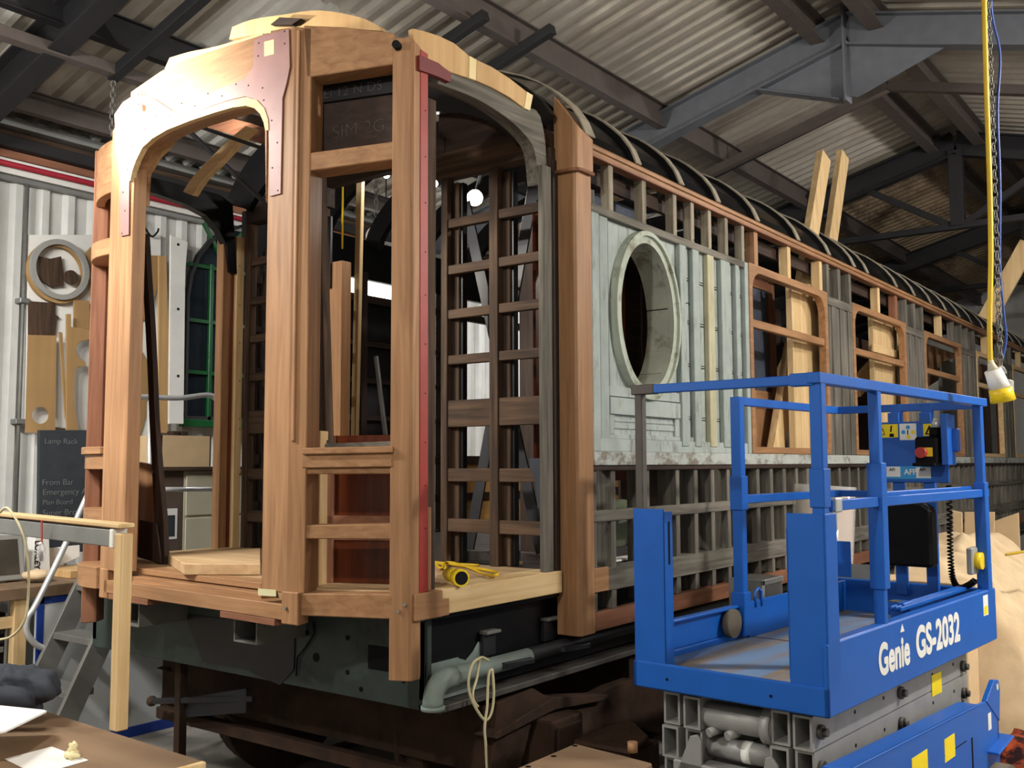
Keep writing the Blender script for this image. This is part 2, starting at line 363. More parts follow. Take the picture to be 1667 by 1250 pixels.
# steel frame: portal rafters, purlins, ridge purlins, sag rails
def ibeam(name, p, q, h, wd, t, mat, par=None, up=(0, 0, 1)):
    p = V3(p); q = V3(q); d = (q-p).normalized(); s = d.cross(V3(up)).normalized(); v = s.cross(d).normalized()
    pr = [(-wd/2, h/2), (wd/2, h/2), (wd/2, h/2-t), (t/2, h/2-t), (t/2, -h/2+t), (wd/2, -h/2+t), (wd/2, -h/2), (-wd/2, -h/2), (-wd/2, -h/2+t), (-t/2, -h/2+t), (-t/2, h/2-t), (-wd/2, h/2-t)]
    return prism(name, [p + s*a + v*b for a, b in pr], q-p, mat, par, 0)
FR = [(-1.2, 'steelgrey', 'blue-grey steel roof rafter frame over the bench end of the shed'), (3.05, 'steeldark', 'steel portal rafter frame above the carriage end, coloured dark as if unlit'),  # carriage-end frame takes the dark steel to stand for its unlit side
      (7.95, 'steelgrey', 'blue-grey steel portal rafter crossing above the oval window'), (11.6, 'steeldark', 'dark steel truss frame with king post above the lift'), (15.8, 'steeldark', 'dark steel truss frame furthest along the carriage roof')]
for y, m, lb in FR:
    t = thing('roof_frame', lb, 'roof frame', (KX, y, 0), 'steel roof frames of the shed')
    o_ = .22
    ibeam('rafter', (KX+.1, y, roofz(KX+.1, o_)), (RX, y, roofz(RX, o_)), .26, .14, .014, m, t)
    ibeam('rafter', (RXR-.1, y, roofz(RXR-.1, o_)), (RX, y, roofz(RX, o_)), .26, .14, .014, m, t)
    ibeam('column', (KX+.17, y, 0), (KX+.17, y, EZ-.15), .22, .14, .014, 'white' if m == 'steelgrey' else m, t, (0, 1, 0))
    ibeam('column', (RXR-.17, y, 0), (RXR-.17, y, EZ-.15), .22, .14, .014, m, t, (0, 1, 0))
    if m == 'steelgrey':
        prism('haunch_plate', [(RX-.75, y-.006, roofz(RX-.75, .36)), (RX-.02, y-.006, roofz(RX, .36)), (RX-.02, y-.006, roofz(RX, .78)), (RX-.08, y-.006, roofz(RX, .80))], (0, .012, 0), m, t, 0)
        beam('end_plate', (RX, y, roofz(RX, .02)), (RX, y, roofz(RX, .82)), .02, .16, m, t, (0, 1, 0))
        beam('haunch_flange', (RX-.75, y, roofz(RX-.75, .35)), (RX-.05, y, roofz(RX, .80)), .14, .014, m, t)
        prism('haunch_plate', [(RX+.75, y-.006, roofz(RX+.75, .36)), (RX+.02, y-.006, roofz(RX, .36)), (RX+.02, y-.006, roofz(RX, .78)), (RX+.08, y-.006, roofz(RX, .80))], (0, .012, 0), m, t, 0)
    elif y > 5:
        kz = roofz(RX, 1.15)
        beam('king_post', (RX, y, roofz(RX, .3)), (RX, y, kz), .14, .12, m, t, (0, 1, 0))
        for s in (-1, 1):
            beam('tie', (RX, y, kz), (RX+s*2.7, y, roofz(RX+s*2.7, .42)), .08, .07, m, t)
            beam('brace', (RX+s*1.0, y, roofz(RX+s*1.0, .3)), (RX+s*.05, y, kz), .07, .07, m, t)
def purlin(x, mat, lb, o_=.03, h=.2, wd=.07):
    t = thing('purlin', lb, 'purlin', (x, YA, roofz(x)), 'roof purlins')
    ibeam('web', (x, YA+.02, roofz(x, o_+h/2-.01)), (x, YB-.02, roofz(x, o_+h/2-.01)), h, wd, .01, mat, t)
    return t
purlin(-3.95, 'steelbrown', 'brown steel purlin just above the window wall eaves', .02, .16)
purlin(-2.93, 'steeldark', 'dark steel purlin next to the brown angle rail')
purlin(-1.45, 'steelbrown', 'brown steel purlin crossing above the carriage roof', .02, .22, .09)
purlin(.02, 'steelbrown', 'brown ridge purlin on the carriage side of the ridge', .02, .2, .12)
purlin(.50, 'steelbrown', 'brown ridge purlin on the far side of the ridge', .02, .2, .12)
purlin(2.6, 'steelbrown', 'brown steel purlin on the slope above the lamp cables', .02, .2)
t = beam('angle_rail', (-3.02, YA+.05, roofz(-3.02, .32)), (-3.02, 9.0, roofz(-3.02, .32)), .09, .07, 'steelbrown'); tag(t, 'brown angle rail running under the roof beside the chain tube', 'rail')
for (yy, xa, xb, m, lb, o_) in ((3.46, -3.07, -1.2, 'steeldark', 'dark tube under the roof sheets with a chain at its end', .33), (5.16, -3.2, -1.3, 'steeldark', 'dark sag tube behind the pale roof ribs', .26), (5.71, -3.2, -1.12, 'steeldark', 'dark sag tube ending at the brown purlin', .26)):
    t = beam('roof_tube', (xa, yy, roofz(xa, o_)), (xb, yy, roofz(xb, o_)), .07, .07, m); tag(t, lb, 'tube', 'sag tubes under the roof')
t = thing('sag_rail', 'grey angle rail over both roof slopes midway between two frames', 'rail', (RX, 9.12, roofz(RX, .33)))
beam('rail_arm', (-2.4, 9.12, roofz(-2.4, .33)), (RX, 9.12, roofz(RX, .33)), .09, .08, 'steelbrown', t); beam('rail_arm', (3.4, 9.12, roofz(3.4, .33)), (RX, 9.12, roofz(RX, .33)), .09, .08, 'steelbrown', t)
beam('thin_rod', (-2.3, 9.35, roofz(-2.3, .3)), (RX-.1, 9.35, roofz(RX, .3)), .025, .025, 'steeldark', t)
# chain hanging from the tube end
def chain(name, p, q, lb, link=.03, wire=.004, mat='greysteel', group=None):
    p = V3(p); q = V3(q); n = max(3, int((q-p).length/link)); t = thing(name, lb, 'chain', q, group)
    d = (q-p)/n; dn = d.normalized(); s0 = dn.cross(V3((.3, 1, .2))).normalized()
    for i in range(n):
        c = p + d*(i+.5); s = s0 if i % 2 else dn.cross(s0)
        tube('link', [c + dn*(math.cos(a)*link*.72) + s*(math.sin(a)*link*.42) for a in [k*math.pi/4 for k in range(8)]], wire, mat, t, 4, True)
    return t
p = V3((-3.05, 3.46, roofz(-3.05, .37))); chain('chain', p, p-V3((0, 0, .36)), 'short steel chain hanging from the dark roof tube', .036, .005)
# eaves beams, wall strip lights' trunking and red pipe along the top of the left wall
def along(name, x, z0, z1, dx, mat, lb, cat):
    o = box(name, (x, YA+.1, z0), (x+dx, YB-.1, z1), mat); return tag(o, lb, cat)
zs = onX(0, 262, KX+.02).z
along('eaves_angle', KX+.02, zs+.225, zs+.285, .16, 'galv', 'galvanised eaves angle along the top of the window wall', 'eaves angle')
along('eaves_board', KX+.02, zs+.17, zs+.222, .06, 'oldwood_Y', 'brown timber board below the galvanised eaves angle', 'board')
along('eaves_beam', KX+.02, zs+.085, zs+.168, .12, 'steeldark', 'dark steel beam along the window wall under the timber board', 'beam')
along('wall_plate', KX+.02, zs+.025, zs+.082, .05, 'redwood_Y', 'reddish timber wall plate over the white trunking', 'board')
along('trunking', KX+.02, zs-.09, zs+.02, .05, 'white', 'white cable trunking along the window wall under the eaves', 'trunking')
cyl('red_pipe', (KX+.10, YA+.1, zs-.03), (KX+.10, YB-.1, zs-.03), .022, 'redcable', None, 8)
tag(bpy.data.objects['red_pipe'], 'dark red pipe running along the white trunking', 'pipe')
along('rail_strip', KX+.02, zs-.135, zs-.10, .04, 'galv', 'thin galvanised strip under the white trunking', 'strip')
# pipe running down the left wall
t = thing('wall_pipe', 'thin grey conduit clipped up the white wall', 'conduit', (KX+.06, 3.0, 0))
cp = onX(34, 600, KX+.06)
cyl('conduit', (KX+.06, cp.y, .9), (KX+.06, cp.y, zs-.14), .014, 'greysteel', t, 8)
for yy in (489, 686): q = onX(32, yy, KX+.06); box('clip', (KX, cp.y-.035, q.z-.018), (KX+.09, cp.y+.035, q.z+.018), 'galv', t)
# ================================================================== CARRIAGE
CB = V3((-1.25, 3.0, 0))
car = thing('railway_carriage', 'stripped wooden railway carriage under restoration with bare mahogany end frame and oval window', 'carriage', CB)
FPn = V3((.045, 1, 0)).normalized(); FPp = V3((-.55, 2.80, 0))
FRp = V3((-.50, 2.80, 0)); FRn = V3((-.22, .5, 0)).normalized(); FRd = V3((.5, .22, 0)).normalized()
ZF = 1.272
def fp(x, y, d=0): return onP(x, y, FPp + FPn*d, FPn)
def fr(x, y, d=0): return onP(x, y, FRp + FRn*d, FRn)
def P(pts, f, d=0): return [f(x, y, d) for x, y in pts]
# ---- end frame: door posts, corner posts
cpl = [(-.672, 2.8055), (-.50, 2.80), (-.425, 2.833), (-.477, 2.952), (-.655, 2.94)]
vprism('door_post', cpl, 1.262, [3.752, 3.722, 3.705, 3.705, 3.752], 'mahogany_Z', car)
a = fp(459, 970); b = fp(484, 970)
vprism('post_foot', [(a.x, a.y-.004), (b.x, b.y+.004), (b.x-.03, b.y+.09), (a.x-.01, a.y+.09)], 1.135, 1.27, 'mahogany_Z', car)
bl = fp(171, 600).x; br = fp(208, 600).x; by = fp(190, 600).y
bpl = [(bl, by+.01), (br, by-.002), (br+.004, by+.075), (bl+.02, by+.10), (bl-.045, by+.06)]
vprism('door_post', bpl, 1.262, [3.60, 3.705, 3.705, 3.6, 3.52], 'mahogany_Z', car)
a = fp(161, 960); b = fp(174, 960)
vprism('post_foot', [(a.x, a.y), (b.x, b.y), (b.x, b.y+.07), (a.x, a.y+.07)], 1.12, 1.27, 'mahogany_Z', car)
dpl = [(-.082, 2.984), (-.006, 3.017), (.004, 3.028), (.004, 3.077), (-.05, 3.14), (-.135, 3.09)]
vprism('corner_post', dpl, .923, [3.62, 3.62, 3.60, 3.58, 3.58, 3.62], 'mahogany_Z', car)
apl = [(-2.44, 3.00), (-2.51, 3.04), (-2.52, 3.12), (-2.46, 3.15), (-2.40, 3.07)]
vprism('corner_post', apl, .935, [3.60, 3.52, 3.52, 3.52, 3.60], 'redwood_Z', car)
for (x, y) in ((659, 984), (649, 995)):
    q = fr(x, y, -.001); cyl('bolt_head', q, q-FRn*.006, .0075, 'galv', car, 8)
q = fp(467, 990); cyl('bolt_head', q-FPn*.012, q-FPn*.002, .007, 'galv', car, 8)
q = fr(648, 76); cyl('knob', q-FRn*.03, q, .018, 'black', car, 12)
# ---- door header with rounded opening
inner = [(212, 330), (212, 294), (215, 278), (221, 261), (231.5, 240), (248, 225), (272, 211), (310, 196), (351, 182.6), (378, 175), (400, 172), (414, 176), (423, 185), (429, 199), (431.5, 212), (433, 330)]
top = [(435, 54), (420, 59), (375, 73), (330, 88), (290, 101), (262, 116), (236, 134), (213, 150)]
prism('header_board', P(inner, fp) + P(top, fp), FPn*.11, 'mahogany_X', car, .004)
inn2 = inner[1:-1]
outr = [(209.5, 294), (212, 275), (217.5, 257), (227, 233), (245, 216), (270, 201), (308, 186), (348, 172), (376, 163), (399, 158), (418, 163), (430, 176), (436, 194), (437, 212)]
band('door_arch_moulding', P(inn2, fp, -.012), P(outr, fp, -.012), FPn*.03, 'pine_X', car)
rp = [(414, 66), (424, 58), (470, 47), (471.5, 108), (466, 136), (459.5, 160), (456.5, 315), (439, 319.5), (437.5, 240), (437, 210), (432, 188), (424, 172), (412, 161), (399, 157), (376, 162), (345, 172), (320, 181), (318, 166), (345, 150), (372, 138), (398, 128), (412, 108)]
prism('knee_plate', P(rp, fp, -.008), FPn*.006, 'purpleplate', car, .001)
lp = [(186, 186), (200, 166), (222, 152), (250, 160), (280, 180), (300, 188), (272, 200), (245, 215), (227, 232), (217, 256), (211.5, 275), (210, 300), (209, 382), (195.5, 384.5), (194.5, 294), (191.5, 250), (188, 223)]
prism('knee_plate', P(lp, fp, -.008), FPn*.006, 'purpleplate', car, .001)
prism('packing_square', P([(430, 68), (446, 64), (446, 88), (430, 92)], fp, -.010), FPn*.004, 'creamwood', car, 0)
for (x, y) in ((421, 70), (463, 51), (463, 71), (420, 91), (404, 139), (427, 143), (384, 137), (429, 163), (442, 196), (451, 232), (443, 273), (452, 310), (338, 152), (361, 156), (438, 79),
               (193, 167), (192, 184), (225, 153), (225, 170), (212, 172), (254, 188), (273, 189), (235, 210), (216, 239), (207, 276), (200, 313), (203, 343), (198, 380), (295, 168), (317, 172)):
    q = fp(x, y, -.0095); cyl('screw_hole', q, q+FPn*.003, .0042, 'black', car, 6)
q = fp(234, 178, -.009); prism('hook_hole', P([(232, 170), (237, 172), (236, 181), (233, 182), (231, 177)], fp, -.010), FPn*.004, 'cherry', car, 0)
tube('wire_hook', [fp(233, 172, -.015), fp(231, 160, -.02), fp(231, 147, -.012)], .002, 'bareSteel', car, 5)
prism('tape', P([(420, 958), (449, 960), (449, 971), (420, 969)], fp, -.006), FPn*.003, 'tape', car, 0)
# vertical reveal boards on the door post
beam('post_bead', (-.478, 2.806, 1.9), (-.478, 2.806, 3.70), .018, .012, 'mahogany_Z', car, (0, 1, 0))
# ---- right facet: header, rails, sill
def frail(name, pts, dep, mat='mahogany_X', d0=0.0): return prism(name, P(pts, fr, d0), FRn*dep, mat, car, .004)
frail('facet_header', [(494, 41), (560, 44), (641, 53), (641, 104), (499, 126)], .11)
frail('rail', [(494, 250), (641, 230), (641, 259), (496, 279)], .12, d0=.004)
frail('sill_rail', [(491, 729), (638, 726), (638, 737), (491, 740)], .13, d0=-.02)
frail('rail', [(491, 740), (638, 737), (639, 760), (491, 762)], .11, d0=-.004)
frail('rail', [(493, 762), (641, 760), (641, 771), (495, 772)], .11, d0=.012)
frail('rail', [(493, 855), (641, 853), (641, 878), (493, 877)], .11, d0=.01)
frail('sill_bar', [(528, 722), (640, 718), (640, 727), (528, 730)], .03, 'greywood_X', d0=.1)
# inside studs seen past the door post
def stud(px0, px1, y0, y1, z0, z1, mat, th=.06, name='stud', par=None, bev=.003):
    a = onY(px0, 600, y0); b = onY(px1, 600, y0)
    return box(name, (a.x, y0, z0), (b.x, y0+th, z1), mat, par or car, bev)
beam('stud', onY(519, 290, 3.06), onY(531, 730, 3.06), .055, .05, 'oldwood_Z', car, (0, 1, 0))
box('stud', (onY(511, 800, 3.0).x, 3.0, ZF), (onY(520, 800, 3.0).x, 3.05, 1.95), 'pine_Z', car)
box('stud', (onX(704, 600, -.03).x-.05, 3.15, ZF), (-.03, 3.21, 3.40), 'oldwood_Z', car)
box('stud', (-.09, 3.11, ZF), (-.012, 3.165, 1.62), 'mahogany_Z', car)
# chalk-marked dark boards inside the upper opening
uw = fr(506, 200, .13); 
prism('chalk_board', P([(505, 142), (645, 115), (645, 150), (505, 170)], fr, .125), FRn*.02, 'blackpaint', car, .002)
prism('chalk_board', P([(505, 168), (645, 148), (645, 243), (505, 262)], fr, .14), FRn*.02, 'darkwood_X', car, .002)
xd = fr(640, 140, .12)-fr(520, 160, .12)
text('chalk_mark', 'El 12 N DS', fr(526, 161, .1235), xd, (0, 0, 1), .062, 'chalk', car, -.002)
text('chalk_mark', 'SIM 2G', fr(540, 226, .1385), xd, (0, 0, 1), .085, 'chalk', car, -.003)
# varnished panel standing inside on the deck
q0 = onZ(521, 948, ZF); pd = FRd; PW = .40
prism('varnished_panel', [q0, q0+pd*PW, q0+pd*PW+V3((0, 0, .66)), q0+V3((0, 0, .66))], FRn*.02, 'cherry', car)
prism('panel_rail', [q0-FRn*.012+V3((0, 0, .19)), q0-FRn*.012+pd*PW+V3((0, 0, .19)), q0-FRn*.012+pd*PW+V3((0, 0, .30)), q0-FRn*.012+V3((0, 0, .30))], FRn*.012, 'redwood_X', car)
prism('panel_stile', [q0-FRn*.012, q0-FRn*.012+pd*.07, q0-FRn*.012+pd*.07+V3((0, 0, .66)), q0-FRn*.012+V3((0, 0, .66))], FRn*.012, 'redwood_Z', car)
# ---- left facet rails between the far door post and far corner post
LA = V3((bl-.03, by+.03, 0)); LB = V3((-2.46, 3.03, 0)); LN = V3((LA.y-LB.y, LB.x-LA.x, 0)).normalized()
if LN.y < 0: LN = -LN
def lrail(name, z0, z1, dep=.11, mat='mahogany_X', d0=0.0, bow=.05):
    n = 6; f = []; b = []
    for i in range(n+1):
        t = i/n; p = LA.lerp(LB, t) - LN*(bow*4*t*(1-t)) + LN*d0; f.append(p)
        b.append(p + LN*dep)
    pts = [V3((p.x, p.y, z0)) for p in f+b[::-1]]
    return prism(name, pts, (0, 0, z1-z0), mat, car, .003)
lrail('facet_header', 3.27, 3.56, .05, bow=.03); lrail('rail', 2.93, 3.02)
lrail('sill_rail', 1.86, 1.90, .13, d0=-.02); lrail('rail', 1.78, 1.86); lrail('rail', 1.49, 1.57); lrail('deck_sill', 1.16, ZF, .2, d0=-.02)
prism('facet_panel', [LA+LN*.1+V3((0, 0, 1.9)), LB+LN*.1+V3((0, 0, 1.9)), LB+LN*.1+V3((0, 0, 3.4)), LA+LN*.1+V3((0, 0, 3.4))], LN*.012, 'redwood_Z', car)
prism('facet_panel', [LA+LN*.1+V3((0, 0, ZF)), LB+LN*.1+V3((0, 0, ZF)), LB+LN*.1+V3((0, 0, 1.8)), LA+LN*.1+V3((0, 0, 1.8))], LN*.012, 'redwood_Z', car)
# ---- deck: plan outline, steps, edge timbers
deck = [(-.02, 4.12), (-.02, 3.10), (-.12, 3.06), (-.40, 2.94), (-.66, 2.95), (-1.78, 2.97), (-2.0, 2.95), (-2.52, 3.12), (-2.58, 3.2), (-2.58, 4.12)]
vprism('deck_board', deck, 1.20, ZF, 'deckply', car)
prism('deck_sill', [fr(484, 966), fr(640, 967), fr(640, 1008), fr(484, 1002)], FRn*.16, 'mahogany_X', car, .004)
box('corner_block', (-.12, 3.035, 1.163), (.022, 3.20, ZF+.001), 'mahogany_Y', car)
box('corner_block', (-.12, 3.20, 1.163), (.016, 3.25, 1.235), 'mahogany_Y', car)
box('edge_timber', (-.14, 3.20, 1.168), (.01, 4.11, ZF+.002), 'pine_Y', car)
box('edge_timber', (-2.6, 3.2, 1.168), (-2.5, 4.11, ZF+.002), 'pine_Y', car)
def step(name, pts, h, dep): 
    a, b = [fp(x, y) for x, y in pts]; a.z = b.z = (a.z+b.z)/2; d = FPn*dep
    return prism(name, [a, b, b+d, a+d], (0, 0, -h), 'mahogany_X', car, .003)
step('step_board', [(169, 947), (459, 980)], .065, .12)
a = fp(180, 940, .055); b = fp(425, 967, .055); a.z = b.z = 1.238
prism('step_board', [a, b, b+FPn*.14, a+FPn*.14], (0, 0, -.03), 'mahogany_X', car)
a = fp(200, 930, .105); b = fp(425, 950, .105); a.z = b.z = 1.2735
prism('step_board', [a, b, b+FPn*.1, a+FPn*.1], (0, 0, -.03), 'mahogany_X', car)
for (x0, x1, yy) in ((176, 240, 968), (358, 447, 990)):
    a = fp(x0, yy); b = fp(x1, yy+ (x1-x0)*.08); a.z = b.z = 1.148
    prism('packing_board', [a, b, b+FPn*.1, a+FPn*.1], (0, 0, -.028), 'redwood_X', car, .002)
# ---- side door opening of the vestibule: red strip, bracket, arched old header, plywood cornice
prism('red_strip', [onX(685, 80, .008), onX(697, 88, .008), onX(697, 962, .008), onX(683.5, 966, .008)], (-.02, 0, 0), 'redprimer', car, .001)
for yy in (180, 255, 330, 410, 480, 560, 640, 720, 790, 860): q = onX(693, yy, .010); cyl('screw_hole', q, q-V3((.004, 0, 0)), .003, 'black', car, 6)
prism('red_bracket', [onX(683, 89, .02), onX(714, 102, .02), onX(736, 120, .02), onX(733, 134, .02), onX(714, 125, .02), onX(683, 114, .02)], (-.03, 0, 0), 'darkred', car, .002)
co = [(672, 46), (690, 50), (715, 58), (740, 70), (766, 92), (766, 128), (735, 118), (705, 103), (676, 88)]
prism('cornice_board', [onX(x, y, -.03) for x, y in co], (-.03, 0, 0), 'ply', car, .003)
prism('cornice_joint', [onX(x, y, -.024) for x, y in ((765, 91), (776, 97), (775, 131), (764, 127))], (-.03, 0, 0), 'creamwood', car, .001)
co2 = [(776, 97), (800, 108), (830, 127), (858, 149), (855, 177), (830, 158), (800, 142), (775, 131)]
prism('cornice_board', [onX(x, y, -.03) for x, y in co2], (-.03, 0, 0), 'ply', car, .003)
prism('cornice_joint', [onX(x, y, -.026) for x, y in ((858, 149), (868, 155), (863, 180), (854, 176))], (-.03, 0, 0), 'creamwood', car, .001)
ga_t = [(700, 108), (735, 119), (775, 132), (810, 150), (845, 172), (880, 190), (893, 215)]
ga_b = [(700, 132), (740, 146), (780, 163), (820, 188), (850, 214), (870, 244), (877, 300)]
ga_t2 = ga_t[:-1]+[(894, 300)]
band('door_header', [onX(x, y, -.04) for x, y in spline([V3((x, y, 0)) for x, y in ga_b], 4) and [(p.x, p.y) for p in spline([V3((x, y, 0)) for x, y in ga_b], 4)]],
     [onX(p.x, p.y, -.04) for p in spline([V3((x, y, 0)) for x, y in ga_t2], 4)], (-.07, 0, 0), 'greywood_Y', car)
# left (far) side door header: black steel beam with a curved bracket, and far corner pillar
zt = 3.545
lh_b = [(3.15, 3.45), (3.45, 3.45), (3.65, 3.43), (3.80, 3.39), (3.90, 3.31), (3.96, 3.22), (3.985, 3.05)]
lh_t = [(3.15, zt), (3.45, zt), (3.65, zt), (3.80, zt), (3.90, zt), (4.0, 3.5), (4.045, 3.05)]
band('door_header', [(-2.5, y, z) for y, z in lh_b], [(-2.5, y, z) for y, z in lh_t], (-.06, 0, 0), 'blackpaint', car)
for x0, x1, m, xx in ((360, 373, 'mahogany_Z', -2.52), (373, 383, 'cherry', -2.53), (383, 395, 'pine_Z', -2.5)):
    a = onX(x0, 600, xx); b = onX(x1, 600, xx); box('far_pillar', (xx-.07, a.y, ZF), (xx, b.y, 3.30), m, car)
for yy in (433, 497, 558, 620, 682, 698, 772, 838): q = onX(390, yy, -2.5); cyl('screw_hole', q, q+V3((.002, 0, 0)), .004, 'black', car, 6)
# roof ribs of the end: pale plywood arches
def rib(pts_in, pts_out, Y, th, mat='ply', name='roof_rib'):
    I = [onY(p.x, p.y, Y) for p in spline([V3((x, y, 0)) for x, y in pts_in], 4)]; O = [onY(p.x, p.y, Y) for p in spline([V3((x, y, 0)) for x, y in pts_out], 4)]
    return band(name, I, O, (0, th, 0), mat, car)
rib([(268, 112), (300, 106), (345, 96), (400, 80), (430, 62)], [(276, 94), (310, 84), (350, 76), (405, 60), (428, 54)], 2.99, .03)
rib([(373, 64), (420, 56), (470, 50), (520, 44), (590, 48), (622, 50)], [(378, 44), (410, 32), (460, 24), (520, 17), (585, 28), (619, 44)], 3.06, .03)
rib([(440, 40), (475, 40)], [(455, 28), (490, 30)], 3.02, .03, 'darkwood_X', 'roof_block')
rib([(232, 276), (242, 255), (256, 240), (268, 228)], [(240, 278), (252, 258), (266, 243), (278, 230)], 3.15, .035)
rib([(298, 312), (312, 290), (338, 262), (372, 228), (400, 205)], [(313, 318), (330, 292), (356, 266), (388, 232), (414, 209)], 3.45, .04, 'pine_X')
# black bracing rods inside the end
beam('brace_rod', onY(302, 208, 3.4), onY(440, 338, 3.9), .035, .02, 'blacksteel', car)
beam('brace_rod', onY(318, 204, 3.3), onY(440, 246, 3.3), .02, .02, 'blacksteel', car)
prism('roof_board', [onY(x, y, 3.6) for x, y in ((330, 205), (360, 188), (445, 210), (445, 240))], (0, .03, 0), 'redwood_X', car)
prism('roof_board', [onY(x, y, 3.5) for x, y in ((360, 184), (380, 176), (445, 196), (445, 213))], (0, .03, 0), 'darkwood_X', car)
# ---- bulkhead between vestibule and saloon (dark lattice each side of the doorway)
BY = 4.10
def bx(px): return onY(px, 600, BY).x
zb = [onY(723, y, BY).z for y in (366, 441, 513, 587, 674, 773, 854)]
bh = [.05, .05, .05, .05, .145, .07, .07]
for side in (0, 1):
    X = (lambda v: v) if side == 0 else (lambda v: -2.50 - v)
    xl, xm0, xm1, xr = -.725, -.432, -.374, -.075
    for (a, b, m, z1) in ((xl-.045, xl, 'oldwood_Z', 3.42), (xm0, xm1, 'oldwood_Z', 3.40), (xr, xr+.05, 'oldwood_Z', 3.42)):
        box('lattice_stile', (X(a), BY-.012, ZF), (X(b), BY+.05, z1), m, car)
    for z, h in zip(zb, bh):
        box('lattice_bar', (X(xl), BY-.004, z-h/2), (X(xm0), BY+.035, z+h/2), 'oldwood_X', car)
        box('lattice_bar', (X(xm1), BY-.004, z-h/2), (X(xr), BY+.035, z+h/2), 'oldwood_X', car)
    for x0 in (-.725, -.374):
        box('lattice_backing', (X(x0), BY+.036, ZF), (X(x0+.045), BY+.09, 3.36), 'oldwood_Z', car); box('backing_edge', (X(x0+.045), BY+.05, ZF), (X(x0+.062), BY+.09, 3.36), 'blackpaint', car)
box('bulkhead_beam', (-.80, BY-.03, 3.38), (-.06, BY+.06, 3.52), 'oldwood_X', car)
box('bulkhead_beam', (-2.45, BY-.03, 3.38), (-1.70, BY+.06, 3.52), 'darkwood_X', car)
box('bulkhead_beam', (-1.75, BY-.01, 3.50), (-.75, BY+.05, 3.62), 'darkwood_X', car)
prism('bulkhead_head', [(-.80, BY+.0, 3.52), (-.06, BY, 3.52), (-.06, BY, 3.56), (-.3, BY, 3.74), (-.8, BY, 3.84)], (0, .04, 0), 'darkwood_X', car)
box('weathered_pillar', (-.040, 3.99, ZF), (-.005, 4.06, 3.30), 'greywood_Z', car)
box('pillar_groove', (-.024, 4.08, ZF), (-.008, 4.125, 3.35), 'darkwood_Z', car)
box('doorway_post', (-1.70, BY-.03, ZF), (-1.54, BY+.05, 3.02), 'mahogany_Z', car)
box('doorway_block', (-1.74, BY-.05, 2.86), (-1.62, BY-.03, 3.30), 'blackpaint', car)
# black flat X brace behind the lattice
q = [onY(757, 330, 4.35), onY(882, 900, 4.35), onY(872, 285, 4.40), onY(762, 900, 4.40)]
beam('x_brace', q[0], q[1], .075, .012, 'blacksteel', car, (0, 1, 0)); beam('x_brace', q[2], q[3], .075, .012, 'blacksteel', car, (0, 1, 0))
prism('gusset', [onY(x, y, 4.39) for x, y in ((845, 272), (880, 262), (886, 300), (870, 335), (856, 300))], (0, .01, 0), 'blacksteel', car, 0)
box('inner_partition', (onY(845, 500, 4.9).x, 4.9, ZF), (onY(884, 500, 4.9).x, 4.93, 3.3), 'darkwood_Z', car)
beam('inner_strap', onY(752, 640, 4.9), onY(742, 880, 4.9), .07, .03, 'redwood_Z', car, (0, 1, 0))
# ================================================================== CARRIAGE BODY SIDE (outer face x = SX)
SX = .10; YE0, YE1 = 4.126, 4.262; YEND = 17.6
# corner pillar where the body steps out
ep = [(-.034, YE0), (.082, YE0), (.097, YE0+.008), (.104, YE0+.025), (.104, YE1), (.0, YE1), (-.034, YE1-.03)]
vprism('body_corner_pillar', ep, .958, [3.70, 3.55, 3.52, 3.50, 3.48, 3.62, 3.68], 'mahogany_Z', car, .003)
cvp = [(-.01, YE0-.016), (.092, YE0-.016), (.112, YE0-.006), (.118, YE0+.02), (.118, YE1+.004), (-.01, YE1)]
vprism('cornice_block', cvp, 3.285, [3.68, 3.545, 3.52, 3.50, 3.47, 3.60], 'mahogany_Z', car, .004)
tube('cornice_bead', [(-.012, YE0-.02, 3.285), (.085, YE0-.02, 3.285), (.112, YE0-.008, 3.284), (.120, YE0+.02, 3.287), (.120, YE1, 3.288)], .010, 'redwood_Z', car, 8)
def side(name, y0, y1, z0, z1, mat, d0=0.0, th=.05, bev=.003, par=None):
    return box(name, (SX-d0-th, y0, z0), (SX-d0, y1, z1), mat, par or car, bev)
# cant rail: main rail, sloped top, lower lip
side('cant_rail', YE1, YEND, 3.405, 3.455, 'mahogany_Y', 0, .08)
prism('cant_rail_top', [(SX+.012, YE1, 3.43), (SX+.012, YE1, 3.452), (SX-.03, YE1, 3.482), (SX-.08, YE1, 3.482), (SX-.08, YE1, 3.43)], (0, YEND-YE1, 0), 'mahogany_Y', car)
side('cant_rail_lip', YE1, YEND, 3.39, 3.403, 'redwood_Y', -.012, .05)
side('cant_rail_back', YE1, YEND, 3.30, 3.39, 'darkwood_Y', .10, .03)
# upright studs above the panelling
for i, yy in enumerate((4.476, 4.834, 5.201, 5.43, 5.667, 5.911, 6.17)):
    side('stud', yy-.022, yy+.022, 3.144, 3.392, 'palewood_Z', .004, .055)
side('stud', 4.264, 4.31, 3.13, 3.22, 'greywood_Z', .004, .06)
# insulation sheet glimpsed behind the studs
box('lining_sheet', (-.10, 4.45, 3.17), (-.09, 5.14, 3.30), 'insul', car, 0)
box('lining_board', (-.16, 4.27, 3.0), (-.14, 6.2, 3.17), 'darkwood_Y', car)
